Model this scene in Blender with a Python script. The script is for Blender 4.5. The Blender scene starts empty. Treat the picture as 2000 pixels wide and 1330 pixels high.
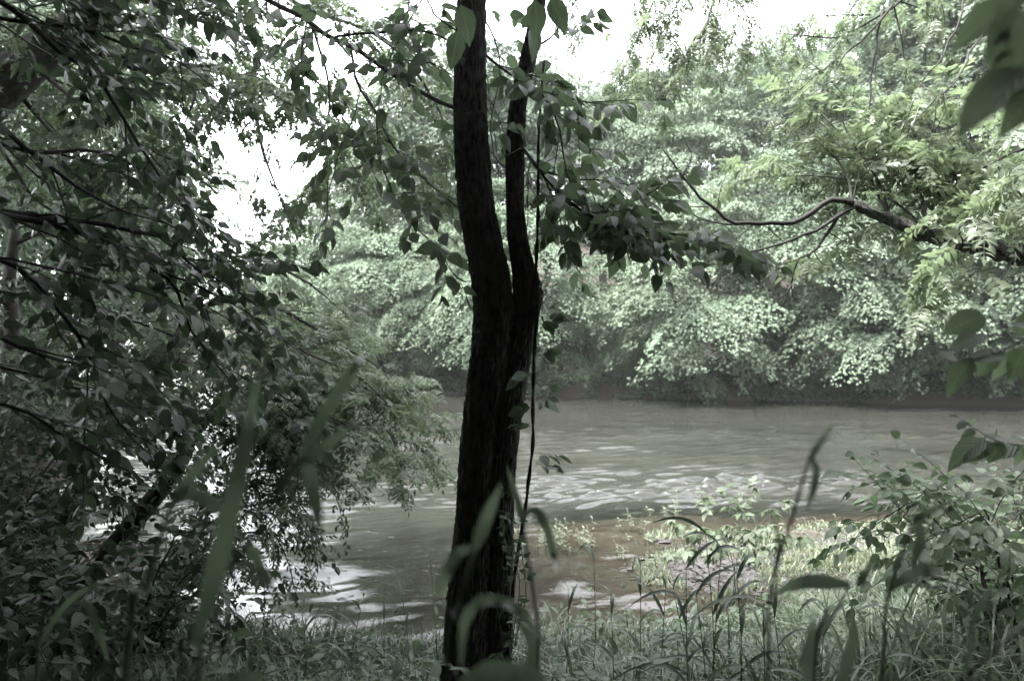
import bpy, math, random
import numpy as np
from mathutils import Vector, Matrix

# ------------------------------------------------------------------ camera, light, exposure
sc = bpy.context.scene
COL = sc.collection
LENS = 28.0
F = LENS / 36.0 * 2000.0            # focal length in photograph pixels
EYE = 3.0                           # camera height above the river
cam = bpy.data.cameras.new('camera'); cam.lens = LENS; cam.sensor_width = 36.0
cam.clip_start = 0.05; cam.clip_end = 1500
cam.dof.use_dof = True; cam.dof.focus_distance = 4.9; cam.dof.aperture_fstop = 2.5
camo = bpy.data.objects.new('camera', cam); COL.objects.link(camo)
camo.location = (0, 0, EYE); camo.rotation_euler = (math.radians(90), 0, 0)
sc.camera = camo

SUN_EL, SUN_AZ = math.radians(68), math.radians(-105)     # azimuth from +Y (ahead), towards +X
world = bpy.data.worlds.new('World'); sc.world = world; world.use_nodes = True
wn = world.node_tree.nodes; wl = world.node_tree.links; wn.clear()
wo = wn.new('ShaderNodeOutputWorld'); wb = wn.new('ShaderNodeBackground')
sky = wn.new('ShaderNodeTexSky'); sky.sky_type = 'NISHITA'; sky.sun_disc = False
sky.sun_elevation = SUN_EL; sky.sun_rotation = SUN_AZ
sky.air_density = 1.0; sky.dust_density = 0.5; sky.ozone_density = 1.0
hs = wn.new('ShaderNodeHueSaturation'); hs.inputs['Saturation'].default_value = 0.12
wl.new(sky.outputs[0], hs.inputs['Color']); wl.new(hs.outputs[0], wb.inputs[0]); wl.new(wb.outputs[0], wo.inputs[0])
wb.inputs[1].default_value = 0.08
sl = bpy.data.lights.new('sun', 'SUN'); sl.energy = 1.45; sl.angle = math.radians(20); sl.color = (1, 0.985, 0.955)
so = bpy.data.objects.new('sun', sl); COL.objects.link(so)
so.rotation_euler = Vector((math.sin(SUN_AZ) * math.cos(SUN_EL), math.cos(SUN_AZ) * math.cos(SUN_EL), math.sin(SUN_EL))).to_track_quat('Z', 'Y').to_euler()
sc.view_settings.view_transform = 'Standard'; sc.view_settings.look = 'None'
sc.view_settings.gamma = 1.0; sc.view_settings.use_curve_mapping = False
sc.view_settings.exposure = 4.42
sc.render.engine = 'CYCLES'
cy = sc.cycles
cy.max_bounces = 6; cy.diffuse_bounces = 3; cy.glossy_bounces = 2; cy.transmission_bounces = 4
cy.transparent_max_bounces = 6; cy.volume_bounces = 1; cy.use_denoising = True
cy.caustics_reflective = False; cy.caustics_refractive = False

R = np.random.default_rng(7)
UP = np.array([0., 0., 1.])

def spot(px, py, Y):
    """the world point seen at photograph pixel (px, py) at distance Y ahead"""
    return np.array([(px - 1000.) / F * Y, Y, EYE - (py - 665.) / F * Y])

# ------------------------------------------------------------------ materials
def nodes(name):
    m = bpy.data.materials.new(name); m.use_nodes = True
    nt = m.node_tree; nt.nodes.clear()
    out = nt.nodes.new('ShaderNodeOutputMaterial')
    return m, nt.nodes, nt.links, out

def ramp(N, stops):
    r = N.new('ShaderNodeValToRGB')
    while len(r.color_ramp.elements) < len(stops): r.color_ramp.elements.new(0.5)
    for e, (p, c) in zip(r.color_ramp.elements, stops):
        e.position = p; e.color = (*c, 1) if len(c) == 3 else c
    return r

def math_n(N, L, op, a, b=None, clamp=False):
    n = N.new('ShaderNodeMath'); n.operation = op; n.use_clamp = clamp
    for i, v in enumerate((a, b)):
        if v is None: continue
        if isinstance(v, (int, float)): n.inputs[i].default_value = v
        else: L.new(v, n.inputs[i])
    return n.outputs[0]

def mixc(N, L, fac, a, b, mode='MIX'):
    n = N.new('ShaderNodeMix'); n.data_type = 'RGBA'; n.blend_type = mode
    for s, v in ((n.inputs[0], fac), (n.inputs[6], a), (n.inputs[7], b)):
        if isinstance(v, (int, float)): s.default_value = v
        elif isinstance(v, tuple): s.default_value = (*v, 1)
        else: L.new(v, s)
    return n.outputs[2]

def leaf_material(name, c0, c1, trans=0.35, tcol=None, rough=0.42, spec=0.4, veins=False, spots=None):
    c0 = (c0[0] * .94, c0[1], c0[2] * .94); c1 = (c1[0] * .94, c1[1], c1[2] * .94)
    m, N, L, out = nodes(name)
    g = N.new('ShaderNodeNewGeometry'); oi = N.new('ShaderNodeObjectInfo')
    r = math_n(N, L, 'FRACT', math_n(N, L, 'ADD', g.outputs['Random Per Island'], oi.outputs['Random']))
    rp = ramp(N, [(0.0, c0), (1.0, c1)]); L.new(r, rp.inputs[0])
    col = rp.outputs[0]
    tc = N.new('ShaderNodeTexCoord')
    nz = N.new('ShaderNodeTexNoise'); nz.inputs['Scale'].default_value = 9; nz.inputs['Detail'].default_value = 3
    L.new(g.outputs['Position'], nz.inputs['Vector'])
    rz = ramp(N, [(0.3, (0.78, 0.8, 0.76)), (0.7, (1.15, 1.13, 1.16))]); L.new(nz.outputs['Fac'], rz.inputs[0])
    col = mixc(N, L, 1.0, col, rz.outputs[0], 'MULTIPLY')
    bump = None
    if veins:
        uv = N.new('ShaderNodeUVMap'); sx = N.new('ShaderNodeSeparateXYZ'); L.new(uv.outputs[0], sx.inputs[0])
        au = math_n(N, L, 'ABSOLUTE', math_n(N, L, 'SUBTRACT', sx.outputs[0], 0.5))
        mid = math_n(N, L, 'LESS_THAN', au, 0.022)
        w = math_n(N, L, 'SINE', math_n(N, L, 'MULTIPLY', math_n(N, L, 'SUBTRACT', sx.outputs[1], math_n(N, L, 'MULTIPLY', au, 0.75)), 52.0))
        side = math_n(N, L, 'GREATER_THAN', w, 0.9)
        v = math_n(N, L, 'MAXIMUM', mid, math_n(N, L, 'MULTIPLY', side, 0.5))
        col = mixc(N, L, math_n(N, L, 'MULTIPLY', v, 0.28), col, tuple(min(1, x * 1.9) for x in c1))
        bump = N.new('ShaderNodeBump'); bump.inputs['Strength'].default_value = 0.25; bump.inputs['Distance'].default_value = 0.003
        L.new(w, bump.inputs['Height'])
    if spots:
        n2 = N.new('ShaderNodeTexNoise'); n2.inputs['Scale'].default_value = 2.2; L.new(g.outputs['Position'], n2.inputs['Vector'])
        rs = ramp(N, [(0.5, (0, 0, 0)), (0.62, (1, 1, 1))]); L.new(n2.outputs['Fac'], rs.inputs[0])
        col = mixc(N, L, rs.outputs[0], col, spots)
    p = N.new('ShaderNodeBsdfPrincipled')
    L.new(col, p.inputs['Base Color']); p.inputs['Roughness'].default_value = rough
    p.inputs['Specular IOR Level'].default_value = spec
    t = N.new('ShaderNodeBsdfTranslucent')
    tint = tcol or (1.25, 1.32, 1.08)
    tcol_n = mixc(N, L, 1.0, col, tint, 'MULTIPLY')
    L.new(tcol_n, t.inputs['Color'])
    if bump: L.new(bump.outputs[0], p.inputs['Normal']); L.new(bump.outputs[0], t.inputs['Normal'])
    mx = N.new('ShaderNodeMixShader'); mx.inputs[0].default_value = trans
    L.new(p.outputs[0], mx.inputs[1]); L.new(t.outputs[0], mx.inputs[2]); L.new(mx.outputs[0], out.inputs[0])
    return m

def bark_material(name, c0, c1, scale=30, stretch=0.15, rough=0.85, bump=0.6, lichen=None, dist=0.02):
    m, N, L, out = nodes(name)
    tc = N.new('ShaderNodeTexCoord'); mp = N.new('ShaderNodeMapping'); mp.inputs['Scale'].default_value = (1, 1, stretch)
    L.new(tc.outputs['Object'], mp.inputs[0])
    n1 = N.new('ShaderNodeTexNoise'); n1.inputs['Scale'].default_value = scale; n1.inputs['Detail'].default_value = 6; n1.inputs['Roughness'].default_value = 0.65
    L.new(mp.outputs[0], n1.inputs['Vector'])
    rp = ramp(N, [(0.35, c0), (0.68, c1)]); L.new(n1.outputs['Fac'], rp.inputs[0])
    col = rp.outputs[0]
    if lichen:
        n2 = N.new('ShaderNodeTexNoise'); n2.inputs['Scale'].default_value = 7; n2.inputs['Detail'].default_value = 5
        L.new(tc.outputs['Object'], n2.inputs['Vector'])
        r2 = ramp(N, [(0.55, (0, 0, 0)), (0.66, (0.7, 0.7, 0.7))]); L.new(n2.outputs['Fac'], r2.inputs[0])
        col = mixc(N, L, r2.outputs[0], col, lichen)
    p = N.new('ShaderNodeBsdfPrincipled'); L.new(col, p.inputs['Base Color'])
    p.inputs['Roughness'].default_value = rough; p.inputs['Specular IOR Level'].default_value = 0.25
    b = N.new('ShaderNodeBump'); b.inputs['Strength'].default_value = bump; b.inputs['Distance'].default_value = dist
    L.new(n1.outputs['Fac'], b.inputs['Height']); L.new(b.outputs[0], p.inputs['Normal'])
    L.new(p.outputs[0], out.inputs[0])
    return m

M = {}
M['leaf_ovate'] = leaf_material('ovate_leaf', (0.056, 0.072, 0.051), (0.092, 0.115, 0.080), 0.42, veins=True, rough=0.36, spec=0.45, tcol=(1.5, 1.6, 1.3))
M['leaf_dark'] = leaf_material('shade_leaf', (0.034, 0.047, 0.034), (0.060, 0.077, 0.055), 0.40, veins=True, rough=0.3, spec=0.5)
M['leaf_thicket'] = leaf_material('thicket_shade_leaf', (0.026, 0.036, 0.026), (0.044, 0.058, 0.042), 0.28, rough=0.5, spec=0.25)  # base colour darkened to stand in for the lower left's deep shade
M['leaf_right'] = leaf_material('right_leaf', (0.100, 0.125, 0.086), (0.140, 0.172, 0.120), 0.58, veins=True, rough=0.42)
M['leaf_pinnate'] = leaf_material('pinnate_leaf', (0.070, 0.092, 0.060), (0.115, 0.140, 0.096), 0.42, rough=0.4)
M['leaf_feather'] = leaf_material('feathery_leaf', (0.100, 0.124, 0.086), (0.140, 0.166, 0.118), 0.46, rough=0.42)
M['leaf_walnut'] = leaf_material('walnut_leaf', (0.110, 0.132, 0.092), (0.15, 0.172, 0.128), 0.5, rough=0.45)
M['leaf_beige'] = leaf_material('faded_leaf', (0.085, 0.085, 0.058), (0.15, 0.14, 0.10), 0.3, rough=0.6, tcol=(1.2, 1.2, 1.0))
M['leaf_far'] = [leaf_material('far_leaf_mid', (0.085, 0.110, 0.080), (0.130, 0.160, 0.118), 0.18, rough=0.6, spec=0.12),
                 leaf_material('far_leaf_pale', (0.105, 0.130, 0.096), (0.150, 0.178, 0.134), 0.18, rough=0.6, spec=0.12),
                 leaf_material('far_leaf_deep', (0.055, 0.074, 0.058), (0.090, 0.112, 0.086), 0.18, rough=0.6, spec=0.12)]
M['leaf_herb'] = leaf_material('herb_leaf', (0.060, 0.082, 0.055), (0.10, 0.128, 0.088), 0.34, veins=True, rough=0.42, spec=0.35)
M['leaf_pale'] = leaf_material('sapling_leaf', (0.130, 0.155, 0.110), (0.18, 0.205, 0.155), 0.42, veins=True, rough=0.45)
M['blade'] = leaf_material('grass_blade', (0.050, 0.068, 0.048), (0.092, 0.115, 0.084), 0.28, rough=0.38, spec=0.4)
M['blade_near'] = leaf_material('stalk_blade', (0.086, 0.106, 0.084), (0.118, 0.140, 0.112), 0.38, rough=0.34, spec=0.5)
M['blade_pale'] = leaf_material('pale_grass', (0.080, 0.100, 0.070), (0.125, 0.148, 0.105), 0.32, rough=0.42)
M['weed'] = leaf_material('sandbar_weed', (0.110, 0.125, 0.085), (0.175, 0.185, 0.135), 0.35, rough=0.5)
M['bark'] = bark_material('furrowed_bark', (0.008, 0.0078, 0.0075), (0.100, 0.097, 0.092), 46, 0.32, 0.8, 1.0, lichen=(0.075, 0.076, 0.068))
M['bark_twig'] = bark_material('twig_bark', (0.014, 0.013, 0.012), (0.038, 0.036, 0.033), 60, 0.4, 0.7, 0.3)
M['bark_left'] = bark_material('mottled_bark', (0.02, 0.019, 0.018), (0.065, 0.062, 0.058), 12, 0.35, 0.85, 0.8, lichen=(0.085, 0.083, 0.075))
M['bark_far'] = bark_material('far_bark', (0.02, 0.019, 0.018), (0.055, 0.051, 0.047), 9, 0.2, 0.9, 0.5)
M['stem_green'] = leaf_material('green_stem', (0.075, 0.09, 0.062), (0.10, 0.118, 0.085), 0.1, rough=0.45)
M['vine'] = bark_material('vine_bark', (0.014, 0.012, 0.011), (0.045, 0.040, 0.036), 70, 0.3, 0.85, 0.7)
M['drift'] = bark_material('driftwood', (0.05, 0.045, 0.04), (0.14, 0.13, 0.115), 20, 0.3, 0.9, 0.5)

# ------------------------------------------------------------------ mesh helpers (all triangles, numpy)
class Geo:
    def __init__(s): s.V = []; s.F = []; s.UV = []; s.n = 0
    def add(s, v, f, uv=None):
        v = np.asarray(v, float); s.V.append(v); s.F.append(np.asarray(f, int) + s.n); s.n += len(v)
        s.UV.append(np.zeros((len(v), 2)) if uv is None else uv)
    def mesh(s, name, mat, smooth=True):
        V = np.concatenate(s.V); Fc = np.concatenate(s.F); UV = np.concatenate(s.UV)
        me = bpy.data.meshes.new(name)
        me.vertices.add(len(V)); me.vertices.foreach_set('co', V.astype(np.float32).ravel())
        me.loops.add(Fc.size); me.loops.foreach_set('vertex_index', Fc.astype(np.int32).ravel())
        me.polygons.add(len(Fc))
        me.polygons.foreach_set('loop_start', np.arange(0, Fc.size, 3, dtype=np.int32))
        uvl = me.uv_layers.new(name='UVMap'); uvl.data.foreach_set('uv', UV[Fc.ravel()].astype(np.float32).ravel())
        me.polygons.foreach_set('use_smooth', np.full(len(Fc), smooth))
        me.update(calc_edges=True); me.validate()
        if mat: me.materials.append(mat)
        return me

def link(name, me, parent=None, loc=None):
    o = bpy.data.objects.new(name, me); COL.objects.link(o)
    if parent is not None: o.parent = parent
    if loc is not None: o.location = loc
    return o

def build(g, name, mat, parent=None, smooth=True):
    """link collected world-space geometry as one object; relative to the parent's location"""
    if not g.V: return None
    if parent is not None:
        off = np.array(parent.location); g.V = [v - off for v in g.V]
    return link(name, g.mesh(name, mat, smooth), parent)

def thing(name, label, cat, loc, group=None):
    o = bpy.data.objects.new(name, None); COL.objects.link(o)
    o.empty_display_size = 0.1; o.location = [float(x) for x in loc]
    o['label'] = label; o['category'] = cat
    if group: o['group'] = group
    return o

def norm(v):
    v = np.asarray(v, float); return v / np.maximum(np.linalg.norm(v, axis=-1, keepdims=True), 1e-9)

def smooth_path(pts, n=24, vals=None):
    """Catmull-Rom through pts, resampled to n points (vals follow)"""
    P = np.asarray(pts, float)
    if vals is not None: P = np.column_stack([P, np.asarray(vals, float)])
    k = len(P); 
    if k == 2: 
        t = np.linspace(0, 1, n)[:, None]; Q = P[0] * (1 - t) + P[1] * t
    else:
        E = np.vstack([2 * P[0] - P[1], P, 2 * P[-1] - P[-2]])
        d = np.r_[0, np.cumsum(np.linalg.norm(np.diff(P[:, :3], axis=0), axis=1))]
        s = np.linspace(0, d[-1], n); i = np.clip(np.searchsorted(d, s, 'right') - 1, 0, k - 2)
        t = ((s - d[i]) / np.maximum(d[i + 1] - d[i], 1e-9))[:, None]
        p0, p1, p2, p3 = E[i], E[i + 1], E[i + 2], E[i + 3]
        Q = 0.5 * ((2 * p1) + (p2 - p0) * t + (2 * p0 - 5 * p1 + 4 * p2 - p3) * t**2 + (3 * p1 - p0 - 3 * p2 + p3) * t**3)
    if vals is not None: return Q[:, :3], Q[:, 3]
    return Q

def frames(P):
    T = norm(np.gradient(P, axis=0))
    ref = np.array([0.31, -0.2, 0.93]) if abs(T[:, 2]).mean() < 0.8 else np.array([1., 0.1, 0.])
    A = norm(np.cross(T, ref)); B = np.cross(T, A)
    return T, A, B

def tube(g, P, rad, seg=6, lump=None):
    P = np.asarray(P, float); n = len(P)
    rad = np.broadcast_to(np.asarray(rad, float), (n,))
    T, A, B = frames(P)
    th = np.linspace(0, 2 * np.pi, seg, endpoint=False)
    rr = rad[:, None] * np.ones(seg)
    if lump is not None: rr = rr * lump
    V = P[:, None, :] + rr[..., None] * (np.cos(th)[None, :, None] * A[:, None, :] + np.sin(th)[None, :, None] * B[:, None, :])
    V = V.reshape(-1, 3)
    i = np.arange(n - 1)[:, None] * seg; j = np.arange(seg)[None]; j2 = (j + 1) % seg
    a, b, c, d = i + j, i + j2, i + seg + j2, i + seg + j
    Fc = np.concatenate([np.stack([a, b, c], -1).reshape(-1, 3), np.stack([a, c, d], -1).reshape(-1, 3)])
    V = np.vstack([V, P[-1:], P[:1]])
    e = (n - 1) * seg; jj = np.arange(seg); j2 = (jj + 1) % seg
    Fc = np.vstack([Fc, np.stack([e + jj, e + j2, np.full(seg, n * seg)], -1), np.stack([j2, jj, np.full(seg, n * seg + 1)], -1)])
    g.add(V, Fc)

def ribbon(g, P, width, up, fold=0.25):
    """a grass blade along P: three columns, folded along its midrib"""
    P = np.asarray(P, float); n = len(P); T = norm(np.gradient(P, axis=0))
    S = norm(np.cross(T, np.asarray(up, float))); Nn = np.cross(S, T)
    w = np.broadcast_to(np.asarray(width, float), (n,))[:, None] * 0.5
    Lf = P - S * w + Nn * w * fold; Rt = P + S * w + Nn * w * fold
    V = np.stack([Lf, P, Rt], 1).reshape(-1, 3)
    t = np.linspace(0, 1, n); UV = np.stack([np.tile([0, .5, 1.], n), np.repeat(t, 3)], 1)
    Fc = []
    for i in range(n - 1):
        for c in range(2):
            a = i * 3 + c; Fc += [(a, a + 1, a + 4), (a, a + 4, a + 3)]
    g.add(V, Fc, UV)

# ---- leaf templates: along +Y, normal +Z, length 1: (verts, tris, uv)
def ovate(width=0.55, rows=4, fold=0.16, curl=0.2, tip=1.35, twist=0.0, petiole=0.0):
    v = np.linspace(0, 1, rows + 2)
    V, UV, Fc = [], [], []
    def z(u, y): return fold * abs(u) - curl * y * y + twist * u * y
    V.append((0, petiole, z(0, 0))); UV.append((.5, 0))
    for y in v[1:-1]:
        w = width * 0.5 * (np.sin(np.pi * y**0.78) ** 0.85) * (1.12 - 0.3 * y)
        for u in (-w, 0, w): V.append((u, y, z(u, y))); UV.append((.5 + u / width, y))
    V.append((0, 1, z(0, 1) - 0.02)); UV.append((.5, 1))
    k = len(V) - 1
    Fc += [(0, 2, 1), (0, 3, 2)]
    for r in range(rows - 1):
        a = 1 + 3 * r
        for c in range(2): Fc += [(a + c, a + c + 1, a + c + 4), (a + c, a + c + 4, a + c + 3)]
    a = 1 + 3 * (rows - 1)
    Fc += [(a, a + 1, k), (a + 1, a + 2, k)]
    return np.array(V), np.array(Fc), np.array(UV, float)

def place(tpl, pos, ax, nr, ln):
    """many copies of a template at pos with length axis ax, normal nr, length ln"""
    V, Fc, UV = tpl
    ax = norm(ax); nr = norm(nr - ax * np.sum(ax * nr, -1, keepdims=True)); sx = np.cross(ax, nr)
    W = pos[:, None, :] + ln[:, None, None] * (V[None, :, 0:1] * sx[:, None, :] + V[None, :, 1:2] * ax[:, None, :] + V[None, :, 2:3] * nr[:, None, :])
    n, k = len(pos), len(V)
    FF = Fc[None] + (np.arange(n) * k)[:, None, None]
    return W.reshape(-1, 3), FF.reshape(-1, 3), np.tile(UV, (n, 1))

def join_tpl(parts):
    V, Fc, UV, n = [], [], [], 0
    for v, f, u in parts: V.append(v); Fc.append(f + n); UV.append(u); n += len(v)
    return np.concatenate(V), np.concatenate(Fc), np.concatenate(UV)

HEX = (np.array([(0, 0, 0), (-.19, .3, .05), (-.15, .68, .03), (0, 1, -.1), (.15, .68, .03), (.19, .3, .05)], float),
       np.array([(0, 5, 1), (1, 5, 4), (1, 4, 2), (2, 4, 3)]), np.array([(.5, 0), (0, .3), (0, .7), (.5, 1), (1, .7), (1, .3)], float))
DIA = (np.array([(0, 0, 0), (-.36, .45, .1), (0, 1, -.08), (.36, .45, .1)], float), np.array([(0, 3, 2), (0, 2, 1)]),
       np.array([(.5, 0), (0, .5), (.5, 1), (1, .5)], float))

def pinnate(pairs=6, leaflet=0.3, wid=1.0, droop=0.25, lf=HEX, seed=0):
    r = np.random.default_rng(seed); P, A, Nn, Ln = [], [], [], []
    for i in range(pairs):
        t = 0.16 + 0.74 * i / pairs
        for s in (-1, 1):
            P.append((0, t, -droop * t * t)); A.append((s * 0.95, 0.42 + r.normal(0, .12), -0.12 + r.normal(0, .12)))
            Nn.append((r.normal(0, .22), r.normal(0, .22), 1)); Ln.append(leaflet * (0.75 + 0.5 * np.sin(np.pi * min(1, t + .1))) * r.uniform(.85, 1.1))
    P.append((0, 0.92, -droop * .85)); A.append((0, 1, -.35)); Nn.append((0, .3, 1)); Ln.append(leaflet)
    v = lf[0].copy(); v[:, 0] *= wid
    W, FF, UV = place((v, lf[1], lf[2]), np.array(P, float), np.array(A, float), np.array(Nn, float), np.array(Ln))
    q = np.linspace(0, .93, 4); Rv = np.concatenate([[(-.006, y, -droop * y * y), (.006, y, -droop * y * y)] for y in q])
    Rf = np.concatenate([[(2 * i, 2 * i + 1, 2 * i + 3), (2 * i, 2 * i + 3, 2 * i + 2)] for i in range(3)])
    return join_tpl([(W, FF, UV), (Rv, Rf, np.zeros((len(Rv), 2)))])

def trefoil(n=3, width=0.5, curl=0.35, spread=0.9, seed=0):
    r = np.random.default_rng(seed); parts = []
    base = ovate(width, 3, .16, curl)
    for i in range(n):
        a = (i - (n - 1) / 2) * spread
        parts.append(place(base, np.array([(0., .18, 0.)]), np.array([(math.sin(a), math.cos(a), -.25 + r.normal(0, .1))]),
                           np.array([(r.normal(0, .15), .2, 1.)]), np.array([0.8 if abs(a) < .1 else .66])))
    return join_tpl(parts)

OV = [ovate(.58, 4, .14, .12), ovate(.52, 4, .22, .34), ovate(.62, 4, .10, .22, twist=.25), ovate(.5, 4, .3, .05, twist=-.2)]
OVL = [ovate(.42, 4, .2, .25), ovate(.36, 4, .15, .42), ovate(.44, 4, .1, .15, twist=.2)]
PIN = [pinnate(6, .27, .95, .22, seed=1), pinnate(7, .25, .9, .38, seed=2), pinnate(5, .3, 1., .12, seed=3)]
PINF = [pinnate(5, .32, .85, .3, lf=DIA, seed=4), pinnate(6, .28, .8, .45, lf=DIA, seed=5)]
TRE = [trefoil(3, .5, .4, .95, 6), trefoil(3, .55, .25, 1.1, 7), trefoil(5, .38, .5, .62, 8)]

# ------------------------------------------------------------------ growth
class Leaves:
    def __init__(s): s.p = []; s.a = []; s.n = []; s.l = []
    def add(s, p, a, n, l): s.p.append(p); s.a.append(a); s.n.append(n); s.l.append(l)
    def arrays(s): return np.array(s.p), norm(np.array(s.a)), norm(np.array(s.n)), np.array(s.l)

def rnd(s=1.0): return R.normal(0, s, 3)

def twig(wood, lv, p0, d, length, leaf_len, gap, droop=0.5, hang=0.4, flat=0.5, r0=0.004, seg=4, up=UP):
    """a curved twig with alternating leaves"""
    n = max(4, int(length / gap)); st = length / n
    p = np.array(p0, float); d = norm(d); P = [p.copy()]
    sgn = 1
    for i in range(n):
        d = norm(d + np.array([0, 0, -droop * st * 1.6]) + rnd(.09)); p = p + d * st; P.append(p.copy())
        if i == 0 and n > 4: continue
        side = norm(np.cross(d, up) + rnd(.1)) * sgn; sgn = -sgn
        ax = d * 0.75 + side * R.uniform(.5, 1.1) + np.array([0, 0, -hang * R.uniform(.3, 1.3)]) + rnd(.15)
        nr = up * flat + rnd(.42) + d * .15
        lv.add(p + norm(ax) * leaf_len * .12, ax, nr, leaf_len * R.uniform(.68, 1.15) * (0.75 if i == n - 1 else 1))
    lv.add(p, d + np.array([0, 0, -hang * .5]) + rnd(.1), up * flat + rnd(.3), leaf_len * R.uniform(.75, 1.05))
    tube(wood, np.array(P), np.linspace(r0, r0 * .4, len(P)), seg)

def bough(wood, lv, pts, r0, r1, leaf_len=.1, gap=.06, every=.16, tw=(.25, .55), t0=.1, droop=.5, hang=.4, flat=.5, sub=0, wig=.02, seg=6, spread=(.5, 1.1), up=UP, n=None, drop=0.0, bare=False):
    """a limb along pts with side twigs; sub>0 puts side limbs of their own on it"""
    L0 = np.linalg.norm(np.diff(np.asarray(pts, float), axis=0), axis=1).sum()
    n = n or max(8, int(L0 / .09)); P = smooth_path(pts, n)
    w = np.cumsum(R.normal(0, wig * .35, P.shape), axis=0); w -= np.linspace(0, 1, n)[:, None] * w[-1]; P = P + w * np.sin(np.linspace(0, np.pi, n))[:, None]
    rad = np.linspace(r0, r1, n); tube(wood, P, rad, seg)
    if bare: return P
    T = norm(np.gradient(P, axis=0)); s = L0 * t0; sg = 1
    while s < L0:
        i = min(n - 1, int(s / L0 * (n - 1))); d = T[i]
        side = norm(np.cross(d, up) + rnd(.25)) * sg; sg = -sg
        a = R.uniform(*spread)
        dd = d * math.cos(a) + side * math.sin(a) + np.array([0, 0, R.normal(.05, .25) - drop])
        ln = R.uniform(*tw) * (1 - .35 * s / L0)
        if sub > 0 and R.random() < .55:
            ln2 = ln * R.uniform(1.5, 2.4); q = P[i]; dd = norm(dd)
            pp = [q, q + dd * ln2 * .5 + np.array([0, 0, -droop * ln2 * .08]), q + dd * ln2 + np.array([0, 0, -droop * ln2 * .3])]
            bough(wood, lv, pp, max(rad[i] * .5, .003), .002, leaf_len, gap, every * .8, (tw[0] * .7, tw[1] * .7), .25, droop, hang, flat, sub - 1, wig, 4, spread, up, drop=drop)
        else:
            twig(wood, lv, P[i], dd, ln, leaf_len, gap, droop, hang, flat, max(.0022, rad[i] * .35), up=up)
        s += every * R.uniform(.6, 1.4)
    twig(wood, lv, P[-1], T[-1], tw[1] * .7, leaf_len, gap, droop, hang, flat, r1, up=up)
    return P

LEAF_MESH = {}
def foliage(root, lv, tpls, key, mat, limit=300, label=None, cull=None):
    """leaves that show largest become parts of their own, the rest one part"""
    p, a, nr, l = lv.arrays()
    if cull is not None:
        k = cull(p); p, a, nr, l = p[k], a[k], nr[k], l[k]
    c = p + a * l[:, None] * .5
    Y = np.maximum(c[:, 1], .05); X = c[:, 0] / Y * F + 1000; Z = 665 - (c[:, 2] - EYE) / Y * F
    seen = (X > -20) & (X < 2020) & (Z > -20) & (Z < 1350) & (c[:, 1] > .2)
    size = np.where(seen, l / Y, 0) * F
    order = np.argsort(-size); ind = [i for i in order[:limit] if size[i] > 10]
    off = np.array(root.location)
    ms = LEAF_MESH.get(key)
    if ms is None:
        ms = []
        for t in tpls:
            g = Geo(); g.add(*t); ms.append(g.mesh('leaf', mat))
        LEAF_MESH[key] = ms
    nr = norm(nr - a * np.sum(a * nr, -1, keepdims=True)); sx = np.cross(a, nr)
    for i in ind:
        o = bpy.data.objects.new('leaf', ms[R.integers(len(ms))])
        m = np.eye(4); m[:3, 0] = sx[i] * l[i]; m[:3, 1] = a[i] * l[i]; m[:3, 2] = nr[i] * l[i]; m[:3, 3] = p[i] - off
        o.parent = root; o.matrix_basis = Matrix(m.tolist()); COL.objects.link(o)
    rest = np.setdiff1d(np.arange(len(p)), ind)
    if len(rest):
        g = Geo(); ch = R.integers(len(tpls), size=len(rest))
        for k, t in enumerate(tpls):
            q = rest[ch == k]
            if len(q): g.add(*place(t, p[q], a[q], nr[q], l[q]))
        o = build(g, 'foliage', mat, root); o['kind'] = 'stuff'
    return len(p), len(ind)

# ------------------------------------------------------------------ ground, river, haze
def fbm(x, y, seed=0, oct=4, f=1.0):
    r = np.random.default_rng(seed); out = 0; a = 1.0
    for o in range(oct):
        for _ in range(3):
            th = r.uniform(0, 2 * np.pi); ph = r.uniform(0, 6.28)
            out = out + a * np.sin((x * np.cos(th) + y * np.sin(th)) * f + ph + 1.3 * np.sin((x * np.sin(th * 1.7) - y * np.cos(th * 1.3)) * f * .7 + ph)) / 3
        f *= 2.1; a *= .5
    return out

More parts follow.
